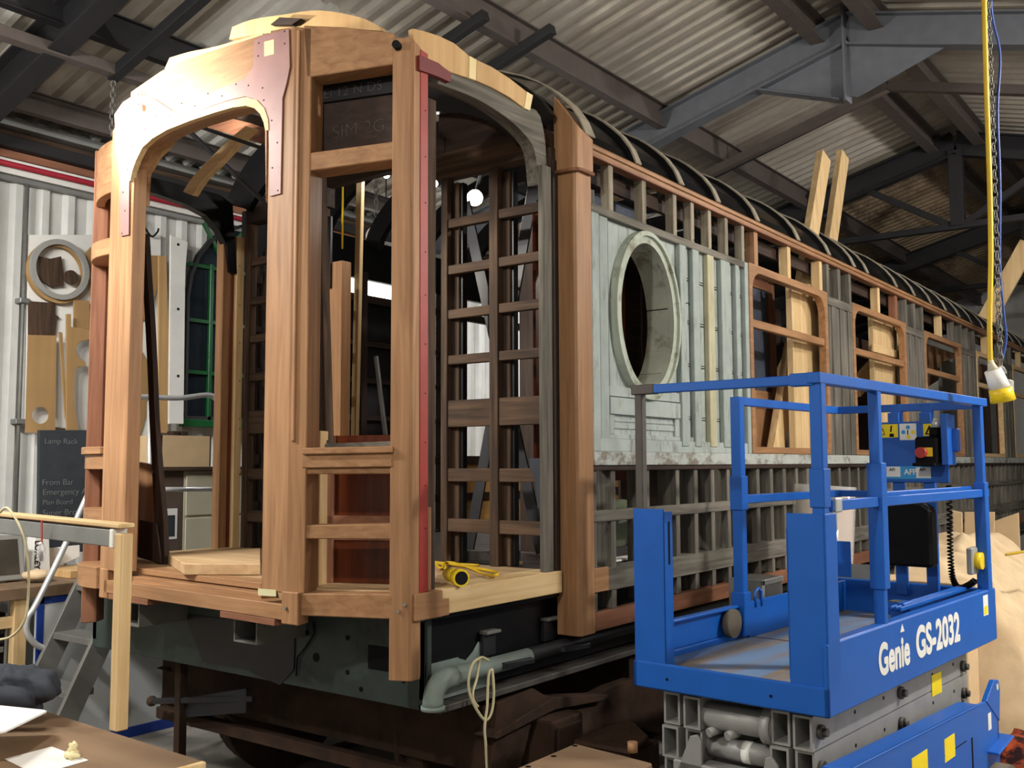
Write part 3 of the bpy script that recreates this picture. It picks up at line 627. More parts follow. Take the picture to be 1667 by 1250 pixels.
# top rail, waist rail, lower lattice
side('top_rail', YE1, 6.222, 3.10, 3.144, 'greywood_Y', -.004, .09)
side('waist_rail', YE1, YEND, 1.792, 1.862, 'waistpaint', -.01, .09)
side('waist_strip', YE1, YEND, 1.765, 1.79, 'darkwood_Y', -.002, .08)
side('lattice_rail', YE1, YEND, 1.504, 1.563, 'greywood_Y', .004, .04)
side('side_sill', YE1, YEND, 1.152, 1.268, 'greywood_Y', .004, .09)
side('bottom_rail', YE1, YEND, .966, 1.056, 'redwood_Y', -.004, .05)
side('sill_splice', 4.262, 4.40, 1.155, 1.275, 'mahogany_Y', -.002, .02)
yy = 4.303; k = 0
ys = [4.285, 4.471, 4.835, 5.188, 5.423, 5.648, 5.878]
while ys[-1] < YEND-.3: ys.append(ys[-1]+.232)
for yy in ys:
    o = side('lower_stud', yy-.024, yy+.024, 1.056, 1.765, 'greywood_Z', .010, .12)
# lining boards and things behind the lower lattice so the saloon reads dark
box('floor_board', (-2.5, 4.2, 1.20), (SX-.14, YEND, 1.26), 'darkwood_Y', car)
# ---- old green panelling: backing boards, battens, lower panel
PY0, PY1 = YE1+.002, 6.215
OC = V3((0, 4.852, 2.625)); OA, OB = .298, .408            # oval opening half axes
def ov(a, ea, eb, x): return V3((x, OC.y + ea*math.cos(a), OC.z + eb*math.sin(a)))
# vertical boards cut round the oval
edges = [PY0]
while edges[-1] < PY1-.05: edges.append(min(PY1, edges[-1]+.108))
def oz(y, ea, eb):
    t = (y-OC.y)/ea
    return eb*math.sqrt(max(0, 1-t*t)) if abs(t) < 1 else None
for y0, y1 in zip(edges[:-1], edges[1:]):
    y1g = y1-.003; zlo, zhi = 1.862, 3.10
    n = 5; yyv = [y0 + (y1g-y0)*i/n for i in range(n+1)]
    hs = [oz(v, OA+.045, OB+.045) for v in yyv]
    if all(h is None for h in hs):
        side('panel_board', y0, y1g, zlo, zhi, 'greenpanel', .03, .018, .002)
    else:
        hs = [h or 0 for h in hs]
        for sgn, ze in ((1, zhi), (-1, zlo)):
            pts = [V3((SX-.03, v, OC.z+sgn*h)) for v, h in zip(yyv, hs)] + [V3((SX-.03, y1g, ze)), V3((SX-.03, y0, ze))]
            prism('panel_board', pts, (-.018, 0, 0), 'greenpanel', car, 0)
# oval frame: outer moulding, bead, deep reveal segments
NA = 48
A = [2*math.pi*i/NA for i in range(NA)]
band('oval_frame', [ov(a, OA, OB, SX+.004) for a in A], [ov(a, OA+.068, OB+.068, SX+.004) for a in A], (-.035, 0, 0), 'ovalpaint', car, True)
band('oval_bead', [ov(a, OA+.040, OB+.040, SX+.022) for a in A], [ov(a, OA+.066, OB+.066, SX+.018) for a in A], (-.02, 0, 0), 'ovalpaint', car, True)
for i in range(6):
    aa = [2*math.pi*(i/6) + 2*math.pi/6*k/10*.985 + .2 for k in range(11)]
    band('oval_reveal', [ov(a, OA, OB, SX-.032) for a in aa], [ov(a, OA+.05, OB+.05, SX-.032) for a in aa], (-.14, 0, 0), 'ovalpaint', car)
# battens
def batten(y0, y1, mat='greenbatten', z0=1.90, z1=3.10, d=-.006): return side('batten', y0, y1, z0, z1, mat, d, .036, .004)
batten(PY0, 4.335, z0=1.862); batten(4.352, 4.44, d=.006)
for a, b, m in ((5.236, 5.318, 'greenbatten'), (5.404, 5.487, 'greenbatten'), (5.606, 5.694, 'yellowbatten'), (5.801, 5.931, 'greenbatten'), (6.02, 6.075, 'greenbatten')): batten(a, b, m)
batten(6.165, 6.218, 'greenbatten', 1.862, 3.144)
side('bottom_moulding', PY0, PY1, 1.862, 1.93, 'greenpanel', .002, .03)
side('bottom_moulding', PY0, 5.55, 1.93, 1.955, 'greenpanel', .012, .02)
# panel below the oval
for z0, z1, d in ((2.155, 2.21, .012), (2.06, 2.15, .006)): side('panel_rail', 4.45, 5.235, z0, z1, 'greenpanel', d, .026)
side('panel_stile', 4.45, 4.50, 1.955, 2.06, 'greenpanel', .014, .018); side('panel_stile', 5.18, 5.235, 1.955, 2.06, 'greenpanel', .014, .018)
side('panel_slat', 4.50, 5.18, 1.985, 2.015, 'greenpanel', .022, .01); side('panel_slat', 4.50, 5.18, 2.022, 2.035, 'greenpanel', .024, .01)
# short noggins between battens
for y0, y1 in ((5.32, 5.40), (5.49, 5.60), (5.70, 5.80), (5.935, 6.02), (6.078, 6.163)):
    for z in (2.90, 2.64, 2.38, 2.06): side('noggin', y0, y1, z, z+.006, 'darkwood_Y', .026, .006, 0); side('noggin', y0, y1, z+.016, z+.020, 'darkwood_Y', .026, .006, 0)
for yy, zz in ((5.30, 2.75), (5.42, 3.155), (5.68, 3.158), (4.835, 3.16)): tube('nail', [(SX+.004, yy, zz), (SX+.02, yy, zz+.003), (SX+.026, yy+.01, zz-.012)], .003, 'black', car, 5)
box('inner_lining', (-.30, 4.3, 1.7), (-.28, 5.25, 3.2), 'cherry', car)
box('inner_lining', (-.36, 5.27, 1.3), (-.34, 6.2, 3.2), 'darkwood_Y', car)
# ---- windows
def window(y0, y1, z0, z1, rw, mat, mid, pw=.055):
    """timber frame with rounded top corners, built as one closed band plus a transom"""
    r = .14
    def loop(o, x):
        pts = [V3((x, y0+o, z0+o*.8)), V3((x, y1-o, z0+o*.8))]
        rr = r if o > 0 else .02
        for k in range(7):
            a = k*math.pi/12; pts.append(V3((x, y1-o-rr+rr*math.cos(a), z1-o-rr+rr*math.sin(a))))
        for k in range(7):
            a = math.pi/2+k*math.pi/12; pts.append(V3((x, y0+o+rr+rr*math.cos(a), z1-o-rr+rr*math.sin(a))))
        return pts
    w = band('window_frame', loop(pw, SX+.002), loop(0, SX+.002), (-.06, 0, 0), mat, car, True, .004)
    side('transom', y0+pw*.6, y1-pw*.6, mid-.028, mid+.028, mat, .012, .04, .004, w)
    return w
WIN = [(6.24, 7.76, 'mahogany_Y'), (8.37, 9.95, 'mahogany_Y'), (10.62, 12.18, 'mahogany_Y'), (12.93, 14.40, 'pine_Y'), (15.1, 16.6, 'pine_Y')]
for i, (a, b, m) in enumerate(WIN):
    window(a, b, 1.866, 3.155, 0, m, 2.75)
PIL = [(7.775, 8.355), (9.965, 10.605), (12.195, 12.915), (14.415, 15.085), (16.615, 17.5)]
for a, b in PIL:
    n = 6; w_ = (b-a)/n
    for k in range(n):
        side('pillar_board', a+k*w_, a+(k+1)*w_-.004, 1.862, 3.06, 'greywood_Z', .0 if k % 2 else .012, .03, .004)
    side('pillar_rail', a, b, 3.06, 3.13, 'greywood_Y', -.002, .09)
    for f in (.04, .5, .96): yy = a+(b-a)*f; side('stud', yy-.03, yy+.03, 3.13, 3.392, 'greywood_Z', .002, .09)
for yy, m in ((6.40, 'mahogany_Z'), (7.00, 'pine_Z'), (7.66, 'pine_Z'), (9.15, 'pine_Z'), (9.7, 'redwood_Z'), (11.35, 'pine_Z'), (11.9, 'greywood_Z'), (13.6, 'pine_Z'), (15.8, 'pine_Z')):
    side('stud', yy-.03, yy+.03, 3.155, 3.392, m, .01, .07)
# ---- saloon roof: black hoops with pale strips, black skin on the lower haunch
prof = [(.092, 3.478), (.054, 3.568), (-.005, 3.651), (-.065, 3.71), (-.126, 3.763), (-.188, 3.809), (-.294, 3.869), (-.45, 3.935), (-.65, 3.99), (-.9, 4.03), (-1.25, 4.05)]
full = prof + [(-2.5-x, z) for x, z in prof[-2::-1]]
def nrm(i):
    a = full[max(0, i-1)]; b = full[min(len(full)-1, i+1)]; d = V3((b[0]-a[0], 0, b[1]-a[1])).normalized(); return V3((-d.z, 0, d.x)) * (1 if True else 1)
def offp(i, o):
    n = nrm(i); n = n if n.z > 0 or abs(n.z) < .3 and (n.x > 0) == (full[i][0] > -1.25) else -n
    return (full[i][0]-n.x*o, full[i][1]-n.z*o)
HY = [4.784, 5.303, 5.813, 6.439, 7.2, 7.87]
while HY[-1] < YEND-.7: HY.append(HY[-1]+.62)
HY[7] -= .26
for yy in HY:
    band('roof_hoop', [V3((offp(i, .16)[0], yy-.02, offp(i, .16)[1])) for i in range(len(full))], [V3((offp(i, .008)[0], yy-.02, offp(i, .008)[1])) for i in range(len(full))], (0, .05, 0), 'blackpaint', car)
    sp = full[:11]
    band('roof_strip', [V3((offp(i, .006)[0], yy-.03, offp(i, .006)[1])) for i in range(11)], [V3((offp(i, -.004)[0], yy-.03, offp(i, -.004)[1])) for i in range(11)], (0, .06, 0), 'stripmetal', car)
n = 10
SKY_ = [4.15]+HY+[YEND]
for ya, yb in zip(SKY_[:-1], SKY_[1:]):
    n = 3 if 7.8 < ya < 9.2 else 10                    # lower skin in the bays where the planks stand
    band('roof_skin', [V3((offp(i, .05)[0], ya+.003, offp(i, .05)[1])) for i in range(n)], [V3((offp(i, .035)[0], ya+.003, offp(i, .035)[1])) for i in range(n)], (0, yb-ya-.006, 0), 'blackgloss', car)
# first pale strip over the corner pillar and the black end hoop
band('roof_strip', [V3((offp(i, -.014)[0]+.012, 4.19, offp(i, -.014)[1])) for i in range(9)], [V3((offp(i, -.022)[0]+.012, 4.19, offp(i, -.022)[1])) for i in range(9)], (0, .09, 0), 'stripmetal', car)
band('end_hoop', [V3((offp(i, .25)[0]-.04, 4.03, offp(i, .25)[1])) for i in range(1, len(full)-1)], [V3((offp(i, .0)[0]-.04, 4.03, offp(i, .0)[1])) for i in range(1, len(full)-1)], (0, .05, 0), 'blackpaint', car)
# ---- far side of the saloon (seen from inside): dark lattice, black cant beam
FX = -2.55
box('far_cant_beam', (FX-.05, 4.15, 3.20), (FX, YEND, 3.50), 'blackpaint', car)
for z0, z1 in ((1.15, 1.27), (1.5, 1.56), (1.8, 1.87), (2.13, 2.17), (2.41, 2.45), (2.69, 2.73), (3.02, 3.08)):
    box('far_rail', (FX-.05, 4.2, z0), (FX, YEND if z1 < 1.9 or z0 > 2.9 else 6.4, z1), 'darkwood_Y', car)
yy = 4.3
while yy < 6.3:
    box('far_stud', (FX-.07, yy, 1.0), (FX+.012, yy+.06, 3.25), 'darkwood_Z', car); yy += .46
# boarding outside the far lattice up to window height
yy = 4.25
while yy < 6.0:
    box('far_board', (FX-.075, yy, 1.0), (FX-.06, yy+.445, 3.06), 'blackpaint', car, 0); yy += .45
for yy in (8.3, 10.5, 12.7, 14.9, 17.0): box('far_stud', (FX-.07, yy, 1.0), (FX+.012, yy+.4, 3.25), 'darkwood_Z', car)
for k in range(12): box('far_board', (FX-.075, 6.36+.9*k, 1.0), (FX-.06, 6.36+.9*k+.895, 1.86), 'osb', car, 0)
# ---- underframe: headstock, solebar, truss pipe, brackets
HSY = 3.207
hs = box('headstock', (-2.67, HSY, .758), (-.072, HSY+.03, 1.16), 'headstock', car)
box('headstock_flange', (-2.67, HSY-.012, 1.13), (-.085, HSY+.15, 1.162), 'headstock', car)
a = onY(600, 1049, HSY); b = onY(637, 1098, HSY)
box('headstock_slot', (a.x, HSY-.003, b.z+.01), (b.x+.02, HSY+.004, a.z), 'black', car, 0)
for (x, y) in ((515, 1070), (566, 1038), (566, 1094), (458, 1092), (460, 1026), (588, 1122), (657, 1108), (500, 1030), (370, 1070)):
    q = onY(x, y, HSY); cyl('bolt_hole', q-V3((0, .003, 0)), q+V3((0, .004, 0)), .012 if x != 515 else .022, 'black', car, 8)
prism('headstock_patch', [onY(x, y, HSY-.006) for x, y in ((300, 1000), (480, 1020), (478, 1090), (455, 1115), (400, 1090), (330, 1078))], (0, .006, 0), 'blacksteel', car, 0)
tube('headstock_wire', [onY(x, y, HSY-.008) for x, y in ((510, 1012), (512, 1030), (500, 1050), (484, 1070), (482, 1100))], .004, 'black', car, 5)
box('solebar', (-.12, HSY, .80), (-.085, YEND, 1.165), 'blackpaint', car)
box('solebar', (-2.67, HSY, .80), (-2.63, YEND, 1.165), 'blackpaint', car)
box('solebar_flange', (-.12, HSY, 1.145), (-.02, YEND, 1.168), 'blackpaint', car)
box('solebar_flange', (-.12, HSY, .758), (-.0, YEND, .785), 'bareSteel', car)
vprism('corner_plate', [(-.085, HSY), (-.078, HSY), (-.078, 3.42), (-.085, 3.42)], .79, .95, 'palegreen', car, 0)
prism('solebar_paint', [(-.080, 3.41, .79), (-.080, 3.66, .79), (-.080, 3.63, .93), (-.080, 3.56, 1.0), (-.080, 3.52, .96), (-.080, 3.47, .93), (-.080, 3.41, .95)], (.003, 0, 0), 'palegreen', car, 0)
# drain pipe with elbow along the solebar
PXX = -.02; pz = .895
tube('pipe', [(PXX, 3.27, pz), (PXX, 3.6, pz), (PXX, 3.86, pz)], .037, 'palegreen', car, 14)
tube('pipe', [(PXX, 3.86, pz+.004), (PXX, 4.6, pz+.01), (PXX, 9, pz+.01)], .034, 'blacksteel', car, 14)
el = [(PXX, 3.32, pz)] + [(PXX, 3.27-.085*math.sin(t), pz-.085+.085*math.cos(t)) for t in [k*math.pi/12 for k in range(7)]] + [(PXX, 3.185, pz-.105)]
tube('pipe_elbow', el, .044, 'palegreen', car, 14)
cyl('elbow_collar', (PXX, 3.185, pz-.118), (PXX, 3.185, pz-.10), .051, 'palegreen', car, 16)
for yy in (3.62, 4.10):
    box('step_bracket', (-.08, yy-.05, .93), (-.055, yy+.04, 1.03), 'blacksteel', car)
    prism('step_bracket_foot', [(-.06, yy-.04, .915), (.03, yy+.0, .905), (.05, yy+.20, .90), (-.0, yy+.22, .90)], (0, 0, -.025), 'blacksteel', car)
    box('bracket_cap', (-.08, yy-.055, 1.03), (-.03, yy+.05, 1.045), 'greysteel', car)
# protruding jacking tubes under the end
def sqtube(name, x0, x1, z0, z1, y0, y1, mat, par, t=.008):
    o = [(x0, z0), (x1, z0), (x1, z1), (x0, z1)]; i = [(x0+t, z0+t), (x1-t, z0+t), (x1-t, z1-t), (x0+t, z1-t)]
    return band(name, [V3((x, y0, z)) for x, z in i], [V3((x, y0, z)) for x, z in o], (0, y1-y0, 0), mat, par, True)
for x0, x1, ya, yb in ((381, 418, 1004, 1050), (188, 226, 976, 1021)):
    a = onY(x0, ya, 2.92); b = onY(x1, yb, 2.92); sqtube('jacking_tube', a.x, b.x, b.z, a.z, 2.92, 3.4, 'greysteel', car)
# ================================================================== BOGIE (dark, under the end)
bg = thing('bogie', 'rusty dark carriage bogie under the stripped end', 'bogie', (-1.25, 5.0, 0))
for xx in (-.02, -2.45):
    s = 1 if xx > -1 else -1
    fr_ = [(3.55, .30), (3.62, .72), (3.9, .74), (4.2, .58), (4.6, .62), (5.6, .62), (6.0, .74), (6.4, .72), (6.45, .30), (6.25, .30), (6.15, .52), (5.9, .52), (5.75, .34), (4.35, .34), (4.1, .50), (3.85, .50), (3.75, .30)]
    prism('side_frame', [(xx, y, z) for y, z in fr_], (-.07, 0, 0), 'rust', bg)
    for yy in (4.02, 5.98):
        box('axle_box', (xx-.06, yy-.13, .36), (xx+.12, yy+.13, .60), 'rust', bg, .01)
        box('axle_box_lid', (xx+.12, yy-.10, .40), (xx+.135, yy+.10, .57), 'rust', bg)
        prism('spring', [(xx-.06, yy-.5, .60), (xx-.06, yy, .68), (xx-.06, yy+.5, .60), (xx-.06, yy+.45, .58), (xx-.06, yy, .62), (xx-.06, yy-.45, .58)], (.1, 0, 0), 'rust', bg)
box('bolster', (-2.5, 4.85, .45), (-.05, 5.15, .74), 'rust', bg)
box('headpiece', (-2.5, 3.56, .42), (-.05, 3.66, .72), 'rust', bg)
for yy in (4.02, 5.98):
    cyl('axle', (-2.35, yy, .47), (-.1, yy, .47), .07, 'rust', bg, 12)
    for xx in (-.50, -1.98):
        cyl('wheel', (xx-.06, yy, .47), (xx+.06, yy, .47), .44, 'rust', bg, 36); cyl('flange', (-1.93 if xx < -1.2 else -.60, yy, .47), (-1.90 if xx < -1.2 else -.57, yy, .47), .465, 'rust', bg, 36)
    beam('brake_beam', (-2.3, yy-.6, .4), (-.2, yy-.6, .4), .06, .06, 'rust', bg)
for xx, lb in ((-.53, 'running rail under the carriage on the lift side'), (-1.97, 'running rail under the carriage on the desk side')):
    o = box('rail', (xx-.035, 3.4, 0.0), (xx+.035, YB-.5, .03), 'rust'); tag(o, lb, 'rail')
# coupling lever sticking out under the far end
lv = thing('coupling_lever', 'dark iron lever with a round knob on an upright post under the carriage end', 'lever', (-1.6, 3.45, 0))
a = onY(247, 1141, 3.3); b = onY(400, 1140, 3.3)
blob('knob', a, (.03, .03, .03), 'rust', lv); beam('arm', a, V3((b.x, 3.35, b.z)), .03, .03, 'blacksteel', lv)
c = onY(290, 1100, 3.3); beam('post', (c.x, 3.32, 0), (c.x, 3.32, .80), .05, .05, 'rust', lv, (0, 1, 0)); prism('plate', [onY(x, y, 3.33) for x, y in ((278, 1140), (400, 1120), (400, 1160), (300, 1168))], (0, .02, 0), 'blacksteel', lv)
# ================================================================== SCISSOR LIFT
LP0 = V3((1.548, 3.497, 0)); LA_ = math.radians(3.8)
lift = thing('scissor_lift', 'blue scissor lift platform with guard rails beside the carriage', 'scissor lift', LP0, None, True, -LA_)
_lx = V3((math.cos(LA_), -math.sin(LA_), 0)); _ly = V3((math.sin(LA_), math.cos(LA_), 0))
def loc(p): d = p-LP0; return V3((d.dot(_lx), d.dot(_ly), d.z))
def lX(px, py, x): return loc(onP(px, py, LP0+_lx*x, _lx))
def lY(px, py, y): return loc(onP(px, py, LP0+_ly*y, _ly))
W, LL, Z0 = .82, 2.06, .908
B = 'liftblue'
# platform: floor, toe boards
box('platform_floor', (-W+.02, .015, .965), (-.02, LL-.01, .985), 'tread', lift, 0)
box('floor_seam', (-W+.03, .93, .984), (-.03, .938, .9865), 'black', lift, 0)
box('front_fascia', (-W, 0, Z0), (0, .02, 1.012), B, lift, .006)
for y0, y1 in ((.02, .06), (.12, .16)): pass
box('toe_board', (-.022, .0, Z0), (0, LL, 1.165), B, lift, .006)
box('toe_cap', (-.05, .03, 1.150), (-.002, LL, 1.166), B, lift, .004)
box('toe_board', (-W, 0, Z0), (-W+.022, LL, 1.012), B, lift, .006)
box('toe_board', (-W, .02, 1.012), (-W+.015, LL, 1.14), B, lift, .004)
box('toe_cap', (-W, .17, 1.128), (-W+.04, LL, 1.142), B, lift, .004)
box('toe_board', (-W, LL-.022, Z0), (0, LL, 1.16), B, lift, .006)
for x in (-.66, -.22): q = (x, -.001, .955); cyl('bolt_hole', (x, -.002, .955), (x, .004, .955), .006, 'black', lift, 8)
# entry posts: two folded sheet pillars at the front corners
ztop = lY(1060, 828, .03).z
box('entry_pillar', (-W+.004, .01, .99), (-W+.15, .016, ztop), B, lift, .002)
box('entry_pillar_flange', (-W+.144, .01, .99), (-W+.15, .075, ztop-.01), B, lift, .002)
box('entry_pillar_slot', (-W+.1505, .04, ztop-.22), (-W+.152, .052, ztop-.05), 'black', lift, 0)
xl = lY(1283, 900, .02).x; zt2 = lY(1290, 835, .02).z
box('entry_pillar', (xl, .01, 1.0), (-.006, .016, zt2), B, lift, .002)
box('entry_pillar_flange', (xl, .01, 1.06), (xl+.006, .12, zt2-.06), B, lift, .002)
box('entry_pillar_flange', (xl-.05, .11, 1.0), (xl+.005, .118, zt2-.06), B, lift, .002)
box('corner_gusset', (-.006, .01, 1.0), (0, .11, zt2), B, lift, .002)
# posts
RT = 2.115
def post(x, y, z0, z1, s=.042, m=B, name='guard_post'): 
    o = box(name, (x-s/2, y-s/2, z0), (x+s/2, y+s/2, z1), m, lift, .004); return o
post(-.026, .035, 1.0, RT-.01, .046)
box('post_sleeve', (-.055, .006, 1.64), (.002, .064, 1.78), B, lift, .003)
post(-W+.03, .035, ztop-.02, RT-.02, .036, 'bareSteel')
beam('front_top_rail', (-W+.005, .03, RT-.012), (-.02, .03, RT-.012), .035, .036, B, lift)
box('rail_joint', (-W+.0, .01, RT-.032), (-W+.11, .05, RT+.008), 'bareSteel', lift)
box('rail_joint', (-.12, .005, RT-.035), (-.03, .055, RT+.012), B, lift)
beam('side_top_rail', (-.026, .0, RT-.008), (-.026, LL-.0, RT-.008), .05, .04, B, lift)
beam('side_mid_rail', (-.026, .10, 1.645), (-.026, LL, 1.645), .034, .04, B, lift)
beam('side_mid_rail', (-.07, .70, 1.665), (-.07, LL-.12, 1.665), .025, .03, B, lift)
ym = lX(1428, 800, -.026).y; yf = lX(1597, 800, -.026).y
post(-.026, ym, 1.10, RT-.02); post(-.026, yf, 1.10, RT-.02)
box('post_sleeve', (-.056, ym-.03, 1.30), (.004, ym+.03, 1.80), B, lift, .003); box('post_sleeve', (-.054, yf-.03, 1.16), (.002, yf+.03, 1.70), B, lift, .003)
# left-hand rail
xo = -W+.03; yl = lX(1205, 900, xo).y
post(xo, yl, 1.0, RT, .05); box('post_sleeve', (xo-.032, yl-.032, 1.58), (xo+.032, yl+.032, 1.74), B, lift, .003); box('post_sleeve', (xo-.034, yl-.034, 1.0), (xo+.034, yl+.034, 1.20), B, lift, .003)
beam('side_top_rail', (xo, yl, RT-.02), (xo, LL-.03, RT-.02), .035, .04, B, lift)
beam('side_mid_rail', (xo, yl, 1.63), (xo, LL-.03, 1.63), .034, .04, B, lift)
cyl('castor', (xo+.0, yl-.12, 1.07), (xo+.03, yl-.12, 1.07), .065, 'tyre', lift, 18)
tube('grab_hoop', [(xo+.02, yl+.10, 1.12), (xo+.02, yl+.10, 1.19), (xo+.02, yl+.13, 1.205), (xo+.02, yl+.16, 1.19), (xo+.02, yl+.16, 1.12)], .008, B, lift, 6)
box('inner_toe', (xo+.0, yl+.04, .985), (xo+.02, LL-.02, 1.15), B, lift, .003)
# far end rail and posts
beam('end_top_rail', (-W+.03, LL-.03, RT-.02), (-.02, LL-.03, RT-.02), .035, .04, B, lift); beam('end_mid_rail', (-W+.03, LL-.03, 1.63), (-.02, LL-.03, 1.63), .034, .035, B, lift)
YP = LL-.06
def ey(px, py): return lY(px, py, YP)
for px in (1458, 1508): a = ey(px, 700); box('end_post', (a.x-.03, LL-.05, 1.10), (a.x+.03, LL-.02, RT), B, lift, .003)
# control board with its decals
c0 = ey(1425, 688); c1 = ey(1546, 786)
brd = box('control_board', (c0.x, YP-.006, c1.z), (c1.x, YP+.006, c0.z), B, lift, .004)
def decal(name, px0, py0, px1, py1, m, dz=.0085, par=None):
    a = ey(px0, py0); b = ey(px1, py1); return box(name, (a.x, YP-dz, b.z), (b.x, YP-.006, a.z), m, par or brd, 0)
decal('warning_decal', 1435, 691, 1463, 712, 'stickyellow')
decal('guide_decal', 1465, 690, 1493, 716, 'white')
decal('warning_decal', 1503.5, 690, 1524, 709, 'stickyellow')
for px, py, m in ((1479, 695.5, 'stickblue'), (1471.5, 703.5, 'stickblue'), (1487, 703.5, 'stickyellow'), (1480, 711, 'stickyellow')):
    a = ey(px, py); cyl('guide_dot', (a.x, YP-.0105, a.z), (a.x, YP-.008, a.z), .011, m, brd, 12)
a = ey(1479.5, 703.5); text('guide_mark', 'I', (a.x-.007, YP-.0095, a.z-.012), (1, 0, 0), (0, 0, 1), .034, 'black', brd, .001)
def tri(px0, py0, px1, py1, m, dz):
    a = ey(px0, py0); b = ey(px1, py1); prism('warning_triangle', [(a.x, YP-dz, b.z), (b.x, YP-dz, b.z), ((a.x+b.x)/2, YP-dz, a.z)], (0, .001, 0), m, brd, 0)
tri(1506, 692, 1522, 707, 'black', .0102); tri(1510, 698, 1518, 705.5, 'stickyellow', .0112)
tri(1434, 696, 1442, 708, 'black', .0102); tri(1435.5, 698.5, 1440.5, 707, 'stickyellow', .0112)
decal('warning_figure', 1449, 706, 1456, 711, 'black', .010); a = ey(1452, 693); b = ey(1454, 703); beam('warning_figure', (a.x, YP-.0095, a.z), (b.x-.01, YP-.0095, b.z), .008, .002, 'black', brd, (0, 1, 0))
decal('plate_decal', 1443, 759, 1517, 780, 'stickblue'); decal('plate_decal', 1443.5, 759.5, 1467, 776, 'white', .0095); decal('plate_decal', 1492, 760.5, 1516.5, 778, 'white', .0095)
a = ey(1473, 772); text('plate_mark', 'AFP', (a.x, YP-.010, a.z), (1, 0, 0), (0, 0, 1), .04, 'white', brd, .001)
for px in (1452, 1501): a = ey(px, 765); text('plate_mark', 'AFI', (a.x-.01, YP-.0105, a.z-.005), (1, 0, 0), (0, 0, 1), .022, 'black', brd, .0005)
for px in (1455, 1506): a = ey(px, 681); box('board_hanger', (a.x-.03, YP-.01, a.z-.03), (a.x+.03, YP+.02, a.z+.03), B, lift, .003)
# joystick control box
g0 = ey(1502, 712); g1 = ey(1541, 757)
cb = box('control_box', (g0.x, YP-.13, g1.z), (g1.x, YP-.01, g0.z), 'black', lift, .01)
box('control_lip', (g0.x-.01, YP-.15, g1.z-.005), (g1.x-.01, YP-.02, g1.z+.012), 'black', cb, .005)
a = ey(1511, 737); cyl('stop_button', (a.x+.012, YP-.16, a.z), (a.x+.012, YP-.13, a.z), .028, 'redplastic', cb, 16); box('button_plate', (a.x+.0, YP-.133, a.z-.02), (a.x+.065, YP-.1305, a.z+.026), 'yellow', cb, 0)
j0 = ey(1530, 712); j1 = ey(1532, 683); cyl('joystick_boot', (j0.x, YP-.07, j0.z-.01), (j0.x, YP-.07, j0.z+.05), .03, 'black', cb, 12); cyl('joystick_grip', (j0.x, YP-.07, j0.z+.04), (j1.x+.005, YP-.07, j1.z), .024, 'alu', cb, 12)
box('side_bracket', (ey(1543, 700).x, YP-.12, ey(1543, 757).z), (ey(1545, 700).x+.03, YP+.0, ey(1545, 675).z), B, lift, .004)
box('side_bracket', (ey(1547, 700).x, YP-.05, ey(1547, 735).z), (ey(1563, 700).x, YP+.0, ey(1547, 698).z), B, lift, .004)
# black document case with rounded top
d0 = ey(1444, 830); d1 = ey(1531, 922); zc = ey(1490, 815).z
pts = [(d0.x, d1.z), (d1.x, d1.z)] + [(d1.x, ey(1531, 828).z), (d1.x-.04, zc-.01), ((d0.x+d1.x)/2, zc+.012), (d0.x+.04, zc-.005), (d0.x, ey(1444, 826).z)]
prism('document_case', [(x, YP-.12, z) for x, z in pts], (0, .1, 0), 'black', lift, .015)
# curly control cable
cc = [lY(1545, 790, YP-.08), lY(1546, 850, YP-.08), lY(1547, 900, YP-.08), lY(1551, 940, YP-.08), lY(1562, 957, YP-.1), lY(1576, 953, YP-.12), lY(1587, 945, YP-.14)]
cs = spline(cc, 40); hel = []
for i, p in enumerate(cs):
    d = (cs[min(i+1, len(cs)-1)]-cs[max(0, i-1)]).normalized(); s = d.cross(V3((0, 1, 0))).normalized(); t = d.cross(s); an = i*1.25
    hel.append(p + s*math.cos(an)*.013 + t*math.sin(an)*.013)
tube('coiled_cable', hel, .005, 'black', lift, 5)
# yellow socket
s0 = lX(1577, 892, -.06); s1 = lX(1606, 928, -.06)
sk = box('power_socket', (-.075, yf-.12, s1.z), (-.045, yf+.005, s0.z), 'greyplastic', lift, .006)
cyl('socket_lid', (-.045, yf-.06, (s0.z+s1.z)/2), (-.015, yf-.06, (s0.z+s1.z)/2), .042, 'yellow', sk, 18)
box('decal', (-.003, yf+.02, 1.20), (.0055, yf+.028, 1.30), 'white', lift, 0)
# foot pedal / gate latch on the floor
f0 = lX(1467, 985, -.13); pd_ = box('pedal_post', (-.16, f0.y-.05, .985), (-.10, f0.y+.03, 1.16), B, lift, .004); box('pedal_pad', (-.17, f0.y-.07, 1.16), (-.09, f0.y+.04, 1.19), B, lift, .006); box('pedal_grip', (-.165, f0.y-.065, 1.19), (-.12, f0.y+.0, 1.193), 'bareSteel', lift, 0)
for k in range(3): beam('gate_bar', (-.085-.02*k, .95, 1.172), (-.085-.02*k, 1.9, 1.172), .012, .02, B, lift)
# bracket plate with holes inside near pillar
br0 = lY(1352, 880, .35); br1 = lY(1386, 940, .35)
box('hinge_plate', (br0.x, .35, br1.z), (br1.x, .356, br0.z), B, lift, .002)
# foil tape round the mid rail
t0 = lX(1374, 852, 0); box('foil_tape', (-.049, t0.y-.06, 1.62), (-.003, t0.y+.0, 1.672), 'alu', lift, .004); box('foil_tape', (-.046, t0.y-.07, 1.55), (-.01, t0.y-.03, 1.625), 'alu', lift, .004)
